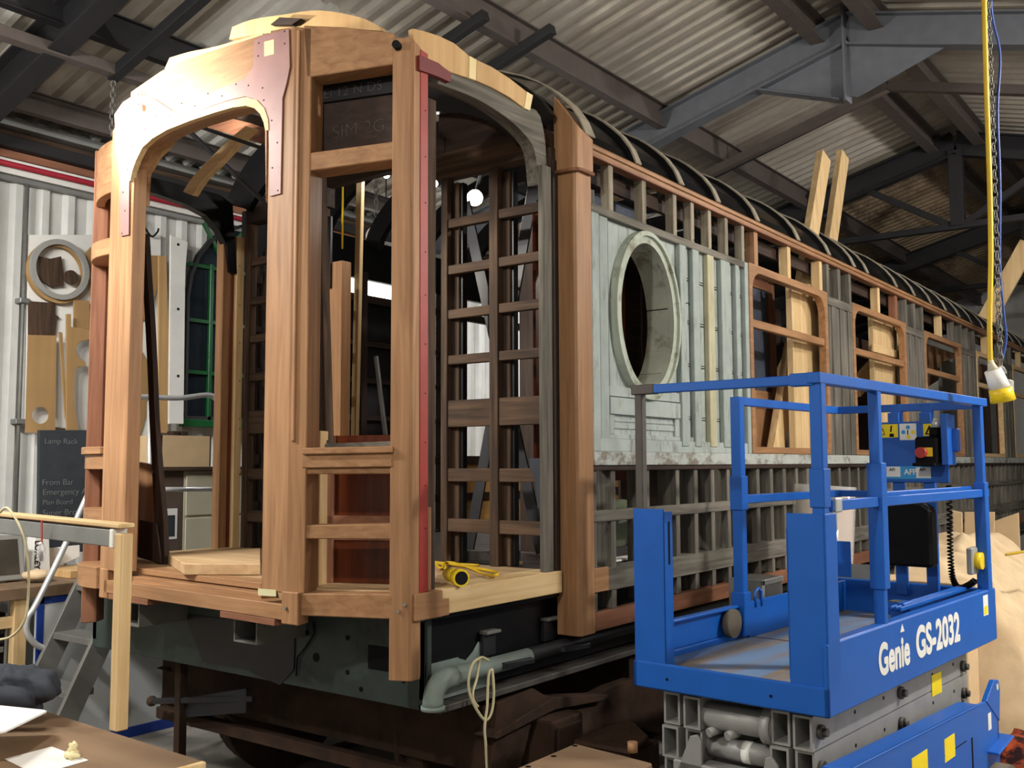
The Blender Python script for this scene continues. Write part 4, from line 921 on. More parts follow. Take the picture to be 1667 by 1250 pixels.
# lettering and decals on the side fascia
def lt(s, px, py, size, bold, sx): 
    p = lX(px, py, .0012); return text('lettering', s, p, (0, 1, 0), (0, 0, 1), size, 'white', lift, 0, .0005, sx, 'LEFT', bold)
a = lX(1432, 1099, 0); b = lX(1482, 1070, 0)
wG = b.y-a.y
o1 = lt('Genie', 1431, 1100, .165, .006, 1.0); ext = max(v.co.y for v in o1.data.vertices)-min(v.co.y for v in o1.data.vertices)
y0 = min(v.co.y for v in o1.data.vertices)
for v in o1.data.vertices: v.co.y = y0 + (v.co.y-y0)*wG/ext
prism('lettering_hat', [(.0012, a.y+wG*.68, a.z+.132), (.0012, a.y+wG*.82, a.z+.132), (.0012, a.y+wG*.75, a.z+.165)], (.0006, 0, 0), 'white', lift, 0)
a2 = lX(1492, 1064, 0); b2 = lX(1563, 1036, 0)
o2 = lt('GS-2032', 1492, 1071, .175, .007, 1.0); ext = max(v.co.y for v in o2.data.vertices)-min(v.co.y for v in o2.data.vertices); y0 = min(v.co.y for v in o2.data.vertices)
for v in o2.data.vertices: v.co.y = y0 + (v.co.y-y0)*(b2.y-a2.y)/ext
p = lX(1600, 970, 0); q = lX(1609, 1000, 0); box('decal', (0, p.y, q.z), (.001, q.y, p.z), 'white', lift, 0); box('decal', (.001, p.y+.008, q.z+.005), (.0016, q.y-.008, (p.z+q.z)/2-.004), 'stickyellow', lift, 0)
# scissor stack: square tubes in layers, pins, cross tubes
LZ = [(.765, .888), (.638, .760), (.512, .634), (.386, .508)]
TX = [(-.167, -.093), (-.259, -.185), (-.625, -.551), (-.724, -.650)]
for li, (z0, z1) in enumerate(LZ):
    for ti, (x0, x1) in enumerate(TX):
        y0 = .06 if (li+ti) % 2 == 0 else .075
        sqtube('scissor_arm', x0, x1, z0, z1, y0, 1.86, 'armgrey', lift, .009)
for z0, z1 in LZ[:3]:
    for yy in (.12, .93, 1.78):
        zz = (z0+z1)/2 - .02*(yy > 1)
        cyl('pivot_pin', (-.10, yy, zz), (-.076, yy, zz), .026, 'bareSteel', lift, 14); cyl('pivot_bolt', (-.078, yy, zz), (-.06, yy, zz), .016, 'bareSteel', lift, 6)
    for yy in (.45, .75, 1.35, 1.65): cyl('arm_hole', (-.094, yy, z0+.07), (-.0915, yy, z0+.07), .008, 'black', lift, 8)
cyl('cross_tube', (-.55, .12, .815), (-.26, .12, .815), .05, 'armgrey', lift, 18); cyl('cross_tube_collar', (-.30, .12, .815), (-.262, .12, .815), .068, 'armgrey', lift, 18)
cyl('cross_tube', (-.55, .14, .695), (-.26, .14, .695), .042, 'armgrey', lift, 18); cyl('tube_label', (-.40, .14, .695), (-.365, .14, .695), .0428, 'paper', lift, 18)
for x in (-.52, -.44): cyl('grease_stub', (x, .07, .76), (x+.02, .12, .77), .018, 'armgrey', lift, 10)
prism('pivot_lug', [(-.66, .03, .56), (-.58, .03, .745), (-.55, .03, .755), (-.53, .03, .73), (-.53, .03, .56)], (0, .016, 0), 'armgrey', lift)
prism('pivot_lug', [(-.29, .03, .56), (-.265, .03, .72), (-.24, .03, .73), (-.215, .03, .70), (-.205, .03, .56)], (0, .016, 0), 'armgrey', lift)
box('lower_crossbar', (-.66, .03, .58), (-.20, .12, .645), 'armgrey', lift, .006)
p = lX(1516, 1100, -.092); q = lX(1533, 1126, -.092); box('decal', (-.0925, p.y, q.z), (-.0905, q.y, p.z), 'stickyellow', lift, 0)
# chassis
cx0, cx1 = -.80, .045
CT = [(.02, .735), (1.55, .685), (1.80, .672), (1.86, .60)]
for x, d in ((cx1, -.012), (cx0, .012)):
    y_ = .02 if x > 0 else .45; prism('chassis_side', [(x, y_, .16), (x, 1.86, .16)] + [(x, max(y, y_), z) for y, z in CT[::-1]], (d, 0, 0), B, lift, .004)
prism('chassis_top', [(cx1, .02, .735), (cx1, 1.55, .685), (cx1-.09, 1.55, .685), (cx1-.09, .02, .735)], (0, 0, -.01), B, lift, .003)
box('chassis_floor', (cx0, .45, .16), (cx1, 1.85, .19), B, lift, 0); box('chassis_end', (cx0, .45, .16), (cx1, .47, .38), B, lift, .006); box('chassis_end', (cx0, 1.83, .16), (cx1, 1.86, .60), B, lift, .006)
prism('tie_lug', [(cx1-.02, 1.66, .68), (cx1-.02, 1.86, .55), (cx1-.02, 1.89, .70), (cx1-.02, 1.87, .745), (cx1-.02, 1.80, .755)], (.024, 0, 0), B, lift, .003)
cyl('lug_hole', (cx1+.0035, 1.845, .715), (cx1+.0055, 1.845, .715), .016, 'tape', lift, 12)
for px0, py0, px1, py1 in ((1537, 1204, 1555, 1230), (1484, 1235, 1511, 1268)):
    p = lX(px0, py0, cx1); q = lX(px1, py1, cx1); box('decal', (cx1, p.y, q.z), (cx1+.0012, q.y, p.z), 'stickyellow', lift, 0)
p = lX(1608, 1162, cx1); q = lX(1614, 1186, cx1); box('decal', (cx1, p.y, q.z), (cx1+.0012, q.y, p.z), 'white', lift, 0)
box('chassis_slot', (cx1, 1.42, .40), (cx1+.001, 1.44, .56), 'black', lift, 0); box('chassis_slot', (cx1, 1.05, .56), (cx1+.001, 1.35, .565), 'black', lift, 0)
for x in (.06, -.80):
    for yy in (.62, 1.74): cyl('wheel', (x-.055, yy, .19), (x+.055, yy, .19), .19, 'tyre', lift, 28); cyl('wheel_hub', (x+.05, yy, .19), (x+.062, yy, .19), .09, 'greysteel', lift, 18)
prism('wheel_guard', [(cx1-.1, 1.66, .45), (cx1+.05, 1.66, .45), (cx1+.05, 1.92, .48), (cx1-.1, 1.92, .48)], (0, 0, -.012), B, lift)
# ================================================================== LOOSE TIMBER IN AND ON THE CARRIAGE
FLOOR_TOP = 1.262
def plank(name, p, q, wd, th, mat, lb, up=(0, 1, 0), cat='plank', group=None):
    p = V3(p); q = V3(q); d = (q-p).normalized()
    if p.z > q.z: p, q = q, p; d = -d
    need = FLOOR_TOP + max(wd, th)/2*math.sqrt(max(0, 1-d.z*d.z)) + .002
    if FLOOR_TOP and p.z < need: p = p + d*((need-p.z)/d.z)             # foot rests on the carriage floor
    o = beam(name, p, q, wd, th, mat, None, up, .003); return tag(o, lb, cat, group)
XP = -.16
def sp(x, y, X=XP): return onX(x, y, X)
plank('pine_plank', sp(1258, 760), sp(1341, 254), .17, .06, 'pine_Z', 'long pine plank leaning out of the roof, nearer the oval window', (1, 0, .2))
plank('pine_plank', sp(1300, 760, XP-.19), sp(1372, 252, XP-.19), .17, .06, 'pine_Z', 'long pine plank leaning out of the roof, nearer the hanging socket', (1, 0, .2))
def ubox(x0, x1, X, z1, lb):
    o = box('upright_board', (X-.05, sp(x0, 600, X).y, 1.262), (X, sp(x1, 600, X).y, z1), 'pine_Z'); return tag(o, lb, 'board')
ubox(1292, 1337, -.03, 3.22, 'wide pine board standing inside the window beside the leaning planks')
plank('diagonal_board', sp(1215, 735, -.50), sp(1300, 560, -.50), .2, .05, 'pine_Z', 'pine brace slanting behind the wide pine board', (1, 0, 0), 'board')
plank('diagonal_board', sp(1395, 630, -.25), sp(1470, 545, -.25), .2, .05, 'pine_Z', 'pine brace slanting behind the second window', (1, 0, 0), 'board')
ubox(1424, 1462, -.03, 3.22, 'wide pine board standing in the second window')
o = box('cleat_board', (-.028, sp(1420, 565, -.02).y, sp(1423, 573, -.02).z), (-.006, sp(1466, 565, -.02).y, sp(1423, 560, -.02).z), 'pine_Y'); tag(o, 'short pine cleat across the board in the second window', 'board')
# mahogany door leaning inside the first window
dr = thing('panelled_door', 'old mahogany door with dark glass leaning inside the first window', 'door', (-.25, 7.3, 1.262))
DY = sp(1224, 600, -.22).y
def dpt(u, z): return V3((-.22-.10*(z-1.262)/2, DY - .12 + u + .10*(z-1.262), z))
def dbox(name, u0, u1, z0, z1, mat, th=.04, o_=0): 
    return prism(name, [dpt(u0, z0)+V3((o_, 0, 0)), dpt(u1, z0)+V3((o_, 0, 0)), dpt(u1, z1)+V3((o_, 0, 0)), dpt(u0, z1)+V3((o_, 0, 0))], (-th, 0, 0), mat, dr)
dbox('stile', 0, .10, 1.262, 3.28, 'redwood_Z'); dbox('stile', .52, .64, 1.262, 3.28, 'redwood_Z'); dbox('rail', .10, .52, 3.18, 3.28, 'redwood_Y'); dbox('rail', .10, .52, 2.22, 2.36, 'mahogany_Y'); dbox('rail', .10, .52, 1.262, 1.45, 'redwood_Y')
dbox('panel', .10, .52, 1.45, 2.22, 'mahogany_Z', .02, -.01); dbox('pane', .10, .52, 2.36, 3.18, 'insul', .01, -.015)
o = prism('dark_board', [(-.58, 8.0, 1.262), (-.58, 8.6, 1.262), (-.66, 8.7, 3.2), (-.66, 8.1, 3.2)], (-.03, 0, 0), 'darkwood_Z'); tag(o, 'dark stained board leaning behind the pine boards in the first window', 'board')
o = prism('plywood_sheet', [(-.45, sp(1388, 600, -.45).y, 1.262), (-.45, sp(1480, 600, -.45).y, 1.262), (-.5, sp(1480, 600, -.45).y, 3.1), (-.5, sp(1388, 600, -.45).y, 3.1)], (-.012, 0, 0), 'oldwood_Z'); tag(o, 'brown plywood sheet behind the second window', 'plywood')
o = prism('plywood_sheet', [(-.35, sp(1508, 600, -.35).y, 1.262), (-.35, sp(1568, 600, -.35).y, 1.262), (-.40, sp(1568, 600, -.35).y, 3.25), (-.40, sp(1508, 600, -.35).y, 3.25)], (-.012, 0, 0), 'mahogany_Z'); tag(o, 'reddish plywood sheet behind the third window', 'plywood')
o = prism('plastic_sheet', [sp(x_, y_, -.2) for x_, y_ in ((1508, 735), (1560, 735), (1556, 582), (1533, 590), (1530, 618), (1508, 632))], (-.01, 0, 0), 'greyplastic'); tag(o, 'grey plastic sheeting hung inside the third window', 'sheet')
plank('diagonal_board', sp(1240, 905, -.18), sp(1290, 770, -.18), .15, .04, 'pine_Z', 'pine brace crossing behind the lower lattice under the first window', (1, 0, 0), 'board')
plank('diagonal_board', sp(1288, 775, -.25), sp(1330, 850, -.25), .12, .04, 'pine_Z', 'pine brace meeting another in a peak under the first window', (1, 0, 0), 'board')
plank('diagonal_board', sp(1610, 750, -.05), sp(1640, 830, -.05), .1, .03, 'greywood_Z', 'grey brace sloping behind the far lower lattice', (1, 0, 0), 'board')
plank('diagonal_board', sp(1667, 760, -.05), sp(1650, 830, -.05), .1, .03, 'greywood_Z', 'grey brace sloping the other way behind the far lower lattice', (1, 0, 0), 'board')
# boards at the far end, leaning above the roof line
p = onY(1606, 520, 12.6); q = onY(1675, 395, 12.6); plank('pine_plank', V3((p.x, 12.6, p.z)), V3((q.x, 12.6, q.z)), .2, .05, 'pine_Z', 'pine plank slanting up beyond the yellow cable at the far end', (0, 1, 0))
for i, (yy, m) in enumerate(((14.4, 'cherry'), (15.3, 'redwood_Z'), (16.3, 'cherry'), (16.95, 'redwood_Z'))):
    o = box('door_leaf', (-.36, yy, 1.262), (-.32, yy+.42, 3.2), m); tag(o, ['dark mahogany door leaf inside the fourth window', 'reddish door leaf inside the fourth window', 'dark mahogany door leaf inside the fifth window', 'reddish door leaf inside the fifth window'][i], 'door')
# green cloth bundle and boards behind the lower lattice
def crumple(name, c, r, mat, seed, lb, cat, seg=18, rings=10, amp=.25):
    rr = random.Random(seed); ph = [(rr.uniform(2, 7), rr.uniform(2, 7), rr.uniform(0, 6)) for _ in range(5)]
    f = lambda d: 1 + amp*sum(math.sin(a*d.x*2+c_)*math.cos(b*d.y*2+d.z*3) for a, b, c_ in ph)/3
    o = blob(name, c, r, mat, None, seg, rings, f); return tag(o, lb, cat)
crumple('dust_sheet', (-.19, 4.95, 1.46), (.09, .34, .13), 'greencloth', 4, 'crumpled green and white cloth behind the lower lattice', 'cloth')
o = box('white_board', (-.15, 4.55, 1.262), (-.05, 5.1, 1.275), 'paper'); tag(o, 'white board offcut lying on the carriage floor behind the lattice', 'board')
o = box('ply_offcut', (-.5, 6.6, 1.262), (-.46, 8.4, 1.46), 'pine_Y'); tag(o, 'pale offcut standing behind the lattice under the first window', 'board')
# ---- things on the vestibule deck
o = prism('plank_pile', [onZ(274, 902, ZF+.055), onZ(340, 897, ZF+.055), onZ(424, 892, ZF+.055), onZ(424, 918, ZF+.055), onZ(300, 918, ZF+.055)], (0, 0, -.052), 'greywood_X'); 
o.data.materials[0] = MATS['deckply']; tag(o, 'pale worn plank lying across the vestibule floor', 'plank')
o = thing('leaning_board', 'curved dark mahogany moulding leaning in the end doorway', 'moulding', fp(255, 915, .35))
cv = [(236, 380), (240, 450), (245, 520), (249, 600), (252, 680), (258, 760), (266, 850), (268, 918)]
cv2 = [(228, 380), (232, 450), (236, 520), (240, 600), (243, 680), (247, 760), (252, 850), (254, 918)]
def up_(p): p.z = max(p.z, ZF+.002); return p
band('moulding', [up_(fp(x, y, .3)) for x, y in cv2], [up_(fp(x, y, .3)) for x, y in cv], FPn*.03, 'darkwood_Z', o)
o2 = prism('board_offcut', [up_(fp(x, y, .345)) for x, y in ((225, 752), (250, 757), (262, 840), (266, 918), (222, 905))], FPn*.025, 'mahogany_Z'); tag(o2, 'reddish wooden board leaning by the curved moulding', 'board')
o2 = prism('steel_offcut', [up_(fp(x, y, .28)) for x, y in ((226, 846), (254, 852), (262, 918), (224, 907))], FPn*.012, 'darkwood_Z'); tag(o2, 'small dark plate leaning at the foot of the curved moulding', 'plate')
# pine stick standing in the saloon doorway
p = onY(575, 722, 4.5); q = onY(588, 250, 4.5); plank('pine_stick', V3((p.x, 4.5, 1.262)), q, .05, .03, 'pine_Z', 'thin pine stick standing in the doorway to the saloon', (0, 1, 0), 'stick')
beam_o = beam('grey_stick', onY(612, 580, 4.8), V3((onY(650, 760, 4.8).x, 4.8, 1.278)), .03, .02, 'greysteel', None, (0, 1, 0)); tag(beam_o, 'thin grey rod leaning in the saloon doorway', 'rod')
# yellow site lead with plug on the deck
yl_ = thing('yellow_lead', 'yellow extension lead with an industrial plug lying on the deck edge', 'cable', onZ(750, 935, ZF))
pl = onZ(742, 938, ZF+.041); pe = onZ(757, 938, ZF+.035); dd = V3((.75, -.45, 0)).normalized()
cyl('plug_body', pl-dd*.09, pl+dd*.03, .030, 'yellow', yl_, 16); sq = cyl('plug_sleeve', pl+dd*.03, pl+dd*.075, .037, 'yellow', yl_, 18); cyl('plug_mouth', pl+dd*.0752, pl+dd*.077, .029, 'black', yl_, 18)
cyl('plug_gland', pl-dd*.13, pl-dd*.09, .02, 'yellow', yl_, 12)
loops = [(722, 935), (724, 920), (740, 908), (775, 915), (803, 930), (808, 936), (790, 935), (760, 922), (730, 915), (718, 925), (722, 912), (745, 902), (770, 908), (780, 920)]
def lead_pt(x, y, i): p = onZ(x, y, ZF+.012+.004*(i % 3)); p.y = min(p.y, 3.94+.003*i); return p
tube('lead', spline([lead_pt(x, y, i) for i, (x, y) in enumerate(loops)], 6), .007, 'yellowcable', yl_, 6)
# steel channel and rubbish on the deck behind
o = beam('steel_channel', onZ(722, 903, ZF+.03), onZ(845, 905, ZF+.03), .09, .055, 'bareSteel', None); tag(o, 'grey steel bar lying on the deck behind the yellow lead', 'bar')
crumple('black_bag', (onZ(860, 905, ZF)+V3((-.02, .45, .16))), (.12, .12, .11), 'black', 11, 'crumpled black bag on the floor beyond the lattice', 'bag')
o = box('wood_offcut', tuple(onZ(838, 920, ZF)+V3((-.05, -.03, .003))), tuple(onZ(838, 920, ZF)+V3((.03, .03, .02))), 'pine_X'); tag(o, 'small pale wood offcut on the deck', 'offcut')
# rope loop on the solebar pipe
rp_ = [(783, 1070), (770, 1080), (763, 1105), (765, 1130), (776, 1155), (790, 1172), (800, 1160), (804, 1130), (802, 1095), (800, 1090), (796, 1096), (794, 1120), (793, 1150), (790, 1172), (789, 1190), (791, 1215), (793, 1262)]
rt = tube('rope', spline([onX(x, y, .10+.004*math.sin(i)) for i, (x, y) in enumerate(rp_)], 5), .006, 'rope', None, 6); tag(rt, 'cream rope looped over the solebar bracket', 'rope')
rp2 = [(795, 1075), (783, 1070), (779, 1085), (776, 1105), (770, 1125), (771, 1140), (778, 1150)]
tube('rope_tail', spline([onX(x, y, .094) for x, y in rp2], 5), .006, 'rope', rt, 6)
# ================================================================== LEFT AISLE
WX = KX+.04
# green arched window in the wall
gw = thing('window_1', None, None, (WX, 5.0, 0)); gw['kind'] = 'structure'
zb_, zt_ = onX(340, 690, WX).z, onX(345, 350, WX).z
y0 = onX(299, 600, WX).y; y1 = y0+1.5; r = (y1-y0)/2; zc = zt_-r
arch = [(y0, zb_), (y1, zb_), (y1, zc)] + [(y0+r+r*math.cos(a), zc+r*math.sin(a)) for a in [k*math.pi/12 for k in range(1, 12)]] + [(y0, zc)]
prism('pane', [(WX-.02, y, z) for y, z in arch], (.01, 0, 0), 'glass', gw, 0)
inn = [(y0+.025 if abs(y-y0) < 1e-6 else y1-.025 if abs(y-y1) < 1e-6 else y0+r+(r-.03)*(y-y0-r)/r, zb_+.06 if abs(z-zb_) < 1e-6 else zc+(r-.03)*(z-zc)/r if z > zc else z) for y, z in arch]
band('window_frame', [V3((WX+.03, y, z)) for y, z in inn], [V3((WX+.03, y, z)) for y, z in arch], (-.04, 0, 0), 'steeldark', gw, True)
ymid = onX(340, 560, WX).y
box('window_sill', (WX-.01, y0-.03, zb_-.03), (WX+.06, y1+.03, zb_+.03), 'framegreen', gw)
for yy in (ymid, ymid+.42): box('glazing_bar', (WX-.005, yy-.018, zb_), (WX+.03, yy+.018, onX(340, 436, WX).z+.03), 'framegreen', gw)
for py in (436, 525, 608): zz = onX(340, py, WX).z; box('glazing_bar', (WX-.005, y0, zz-.016), (WX+.028, y1, zz+.016), 'framegreen', gw)
beam('glazing_bar', onX(331, 362, WX+.01), onX(359, 418, WX+.01), .03, .03, 'framegreen', gw, (1, 0, 0)); beam('glazing_bar', onX(359, 418, WX+.01), onX(400, 372, WX+.01), .03, .03, 'framegreen', gw, (1, 0, 0))
def wp(x, y, X): return onX(x, y, X)
def flat(name, pts, X, th, mat, lb, cat, group=None):
    o = prism(name, [wp(x, y, X) for x, y in pts], (-th, 0, 0), mat); return tag(o, lb, cat, group)
# white backing board on the wall with templates hanging from it
flat('backing_board', [(46, 382), (262, 382), (262, 715), (42, 690)], KX+.06, .03, 'white', 'white painted board on the wall behind the hanging templates', 'board')
X1 = KX+.12
rc = wp(97, 439, X1)
ring = thing('wooden_ring', 'large grey-faced wooden ring hanging on the wall', 'ring', rc)
R = (wp(97, 390, X1)-wp(97, 488, X1)).length/2
band('ring_face', [rc+V3((.02, R*.83*math.cos(a), R*.83*math.sin(a))) for a in A], [rc+V3((.02, R*math.cos(a), R*math.sin(a))) for a in A], (-.03, 0, 0), 'greyplastic', ring, True)
band('ring_back', [rc+V3((-.01, R*.85*math.cos(a), R*.85*math.sin(a)-.02)) for a in A], [rc+V3((-.01, R*1.02*math.cos(a), R*1.02*math.sin(a)-.02)) for a in A], (-.04, 0, 0), 'mdf', ring, True)
flat('template', [(64, 417), (82, 421), (100, 417), (103, 440), (103, 465), (82, 467), (65, 455)], X1-.02, .012, 'oldwood_Z', 'small brown template board hanging inside the wooden ring', 'template')
dc = wp(115, 452, X1-.02); o = cyl('wooden_disc', dc, dc+V3((.012, 0, 0)), .056, 'oldwood_Z', None, 24); tag(o, 'brown wooden disc hanging inside the wooden ring', 'disc')
def holed(name, pts, c, rr, X, mat, lb):
    n = 24; cc = wp(c[0], c[1], X); o_ = [wp(x, y, X) for x, y in pts]
    res = []
    angs = sorted([2*math.pi*(k+.5)/n-math.pi for k in range(n)] + [math.atan2(p.z-cc.z, p.y-cc.y) for p in o_])
    for a in angs:                                      # outline sampled by angle round the hole
        d = V3((0, math.cos(a), math.sin(a))); best = 9
        for i in range(len(o_)):
            p, q = o_[i], o_[(i+1) % len(o_)]; e = q-p; den = d.y*e.z-d.z*e.y
            if abs(den) < 1e-9: continue
            t = ((p.y-cc.y)*e.z-(p.z-cc.z)*e.y)/den; s = ((p.y-cc.y)*d.z-(p.z-cc.z)*d.y)/den
            if t > 0 and -1e-6 <= s <= 1+1e-6: best = min(best, t)
        res.append((d, best))
    o = band(name, [cc+d*rr for d, b in res], [cc+d*b for d, b in res], (-.012, 0, 0), mat, None, True); return tag(o, lb, 'template', 'templates hung on the wall')
holed('template', [(46, 545), (92, 546), (90, 706), (42, 704)], (66, 676), .062, X1+.02, 'mdf', 'tall hardboard template with a round hole near its foot')
flat('template', [(46, 490), (90, 493), (90, 512), (97, 516), (92, 520), (90, 546), (46, 545)], X1-.03, .012, 'oldwood_Z', 'dark brown notched template under the wooden ring', 'template', 'templates hung on the wall')
cr_ = [(108, 511), (116, 511), (116, 532), (146, 536), (146, 553), (130, 556), (124, 566), (126, 580), (140, 590), (140, 596), (126, 598), (122, 610), (122, 660), (128, 700), (142, 720), (142, 735), (108, 735)]
flat('template', cr_, X1+.05, .014, 'mdf', 'curved bracket template with scooped cut-outs hanging beside the post', 'template', 'templates hung on the wall')
flat('template', [(96, 540), (102, 541), (108, 640), (112, 700), (106, 680), (100, 600)], X1+.03, .012, 'mdf', 'slender tapered template beside the curved bracket', 'template', 'templates hung on the wall')
flat('template', [(80, 734), (100, 733), (105, 725), (106, 700), (142, 700), (142, 748), (80, 748)], X1+.01, .014, 'mdf', 'foot-shaped template at the bottom of the wall display', 'template', 'templates hung on the wall')
flat('template', [(120, 488), (146, 489), (146, 536), (120, 534)], X1-.01, .012, 'mdf', 'squarish template pinned just below the wooden ring', 'template', 'templates hung on the wall')
flat('template', [(140, 410), (150, 400), (175, 420), (175, 500), (150, 500)], X1-.02, .012, 'mdf', 'pointed template half hidden behind the far corner post', 'template', 'templates hung on the wall')
flat('template', [(218, 415), (262, 416), (256, 470), (240, 520), (222, 520)], X1-.02, .012, 'mdf', 'broad template hanging behind the curved moulding', 'template', 'templates hung on the wall')
flat('template', [(258, 416), (271, 416), (276, 560), (274, 705), (258, 705)], X1+.0, .014, 'ply', 'tall narrow plywood template by the white column plate', 'template', 'templates hung on the wall')
flat('template', [(224, 560), (242, 590), (243, 660), (228, 712), (224, 712)], KX+.075, .014, 'mdf', 'curved hardboard template behind the far door post', 'template', 'templates hung on the wall')
flat('column_plate', [(278, 382), (306, 394), (302, 440), (299, 690), (275, 690)], KX+.16, .02, 'white', 'white steel plate with bolt holes beside the green window', 'plate')
for py in (398, 503, 612): q = wp(290, py, KX+.161); cyl('bolt_hole', q, q+V3((.002, 0, 0)), .012, 'black', bpy.data.objects['column_plate'], 8)
hk = tube('wall_hook', spline([wp(226, 352, KX+.08), wp(245, 384, KX+.1), wp(256, 378, KX+.12), wp(258, 372, KX+.12)], 4), .008, 'black', None, 6); tag(hk, 'black cable hook on the white wall', 'hook')
# chalkboard
X2 = -3.9
ch = thing('chalkboard', 'black chalkboard with chalk writing behind the corner post', 'chalkboard', wp(100, 895, X2))
prism('slate', [wp(x, y, X2) for x, y in ((64, 700), (170, 700), (170, 898), (62, 898))], (-.03, 0, 0), 'chalkboard', ch)
for s, x, y, sz in (('Lamp Rack', 72, 722, .055), ('From Bar', 68, 790, .06), ('Emergency Ack', 69, 806, .06), ('Plan Board', 69, 822, .05), ('Super Brow', 69, 840, .06), ('Frames', 72, 868, .05)):
    text('chalk_line', s, wp(x, y, X2+.003), (0, 1, 0), (0, 0, 1), sz, 'chalkbright', ch, -.0005)
# desk with computer
X3 = -3.3
panel = thing('desk', 'workshop desk with a grey blue-edged end panel and worn top', 'desk', (X3, 3.6, 0))
ptop = wp(100, 968, X3).z; py0 = wp(58, 1060, X3).y
box('end_panel', (X3-.03, py0, 0), (X3, 6.2, ptop), 'cabinetgrey', panel); box('edge_trim', (X3-.005, py0, ptop-.045), (X3+.004, 6.2, ptop), 'trimblue', panel); box('edge_trim', (X3-.005, py0-.002, .0), (X3+.004, py0+.045, ptop), 'trimblue', panel); box('edge_trim', (X3-.005, py0, .0), (X3+.004, 6.2, .07), 'trimblue', panel)
box('desk_top', (-4.25, 1.6, ptop), (X3+.02, 3.95, ptop+.07), 'benchtop', panel); 
for yy in (1.7, py0-.14): box('leg', (X3-.06, yy, 0), (X3, yy+.08, ptop), 'pine_Z', panel)
box('rail', (X3-.05, 1.7, ptop-.17), (X3-.02, py0-.06, ptop-.10), 'pine_Y', panel); box('shelf', (-4.2, 1.7, .35), (X3, py0-.1, .38), 'pine_Y', panel)
zt = ptop+.07
# monitor
XM = -3.62
mo = thing('monitor', 'old grey computer monitor on the desk', 'monitor', wp(10, 940, XM)); mo.location.z = zt; OFF[mo.name] = V3(mo.location)
a = wp(-60, 868, XM); b = wp(37, 945, XM)
prism('bezel', [V3((XM, a.y, zt+.01)), V3((XM, b.y+.02, zt+.01)), V3((XM, b.y-.01, wp(30, 868, XM).z)), V3((XM, a.y, wp(30, 868, XM).z))], (-.12, 0, 0), 'greyplastic', mo, .008)
prism('screen', [V3((XM+.002, a.y+.04, zt+.05)), V3((XM+.002, b.y-.02, zt+.05)), V3((XM+.002, b.y-.045, wp(30, 868, XM).z-.035)), V3((XM+.002, a.y+.04, wp(30, 868, XM).z-.035))], (-.01, 0, 0), 'screen', mo, 0)
box('stand', (XM-.2, a.y+.1, zt), (XM-.02, b.y-.1, zt+.03), 'greyplastic', mo)
# pc tower under the desk
XT = -3.36
a = wp(-40, 1000, XT); b = wp(29, 1105, XT); b.y = min(b.y, py0-.15)
pc = thing('computer_tower', 'black computer tower with silver trim under the desk', 'computer', (XT, (a.y+b.y)/2, .38)); OFF[pc.name] = V3(pc.location)
zz1 = wp(20, 996, XT).z; zz0 = .382
box('case', (XT-.45, a.y, zz0), (XT, b.y, zz1), 'black', pc, .01)
for q in (0, 1): box('trim', (XT-.01, [a.y, b.y-.015][q], zz0), (XT+.008, [a.y+.015, b.y][q], zz1), 'galv', pc)
for k in range(4): box('drive_bay', (XT, a.y+.02, zz1-.07-.055*k), (XT+.006, b.y-.02, zz1-.035-.055*k), ['galv', 'blacksteel', 'blacksteel', 'galv'][k], pc)
# papers, white carton and plywood on the desk
o = prism('carton', [wp(58, 868, -3.7), wp(80, 862, -3.7), V3((-3.7, wp(82, 940, -3.7).y, zt+.002)), V3((-3.7, wp(50, 940, -3.7).y, zt+.002))], (-.1, 0, 0), 'white'); tag(o, 'white carton with black lettering beside the monitor', 'carton')
te = text('lettering', 'LOXLEY', wp(57, 880, -3.697), (0, .02, -1), (0, 1, .02), .052, 'black', o, .001)
flat('poster', [(80, 892), (130, 887), (130, 906), (92, 924), (80, 922)], -3.85, .006, 'paper', 'crumpled white poster sheet pinned under the chalkboard', 'poster')
o = prism('ply_sheet', [V3((-3.9, wp(84, 930, -3.7).y+.02, zt+.001)), V3((-3.5, wp(84, 930, -3.7).y+.02, zt+.001)), V3((-3.5, 3.94, zt+.001)), V3((-3.9, 3.94, zt+.001))], (0, 0, .05), 'ply'); tag(o, 'plywood offcut lying on the desk top', 'plywood')
crumple('rag', V3((-3.5, wp(60, 945, -3.5).y, zt+.046)), (.10, .09, .035), 'cloth', 9, 'small pale rag lying on the desk edge', 'rag', 12, 6, .2)
# beige filing cabinet, brown panel with photograph, shelf and cardboard box
X4 = -3.75
fz = wp(320, 766, X4).z
yb0, yb1, yb2 = wp(262, 820, X4).y, wp(298, 820, X4).y, wp(356, 820, X4).y
cab = thing('filing_cabinet', 'beige filing cabinet behind the steel handrail', 'cabinet', (X4-.25, (yb1+yb2)/2, 0))
box('body', (X4-.4, yb1+.004, 0), (X4, yb2+.3, fz-.002), 'beige', cab); box('drawer_front', (X4, yb1+.02, fz-.34), (X4+.012, yb2+.28, fz-.03), 'beige', cab); box('drawer_front', (X4, yb1+.02, fz-.68), (X4+.012, yb2+.28, fz-.36), 'beige', cab); box('drawer_front', (X4, yb1+.02, fz-1.02), (X4+.012, yb2+.28, fz-.70), 'beige', cab)
bp = thing('pin_panel', 'brown panel with a pinned photograph beside the filing cabinet', 'panel', (X4-.02, (yb0+yb1)/2, 0)); box('panel', (X4-.03, yb0-.25, 0), (X4, yb1, fz-.002), 'brownboard', bp)
a = wp(270, 828, X4+.004); b = wp(288, 877, X4+.004); box('photograph', (X4, a.y, b.z), (X4+.003, b.y, a.z), 'paper', bp, 0); box('photo_image', (X4+.003, a.y+.02, b.z+.02), (X4+.004, b.y-.02, a.z-.05), 'chalkboard', bp, 0)
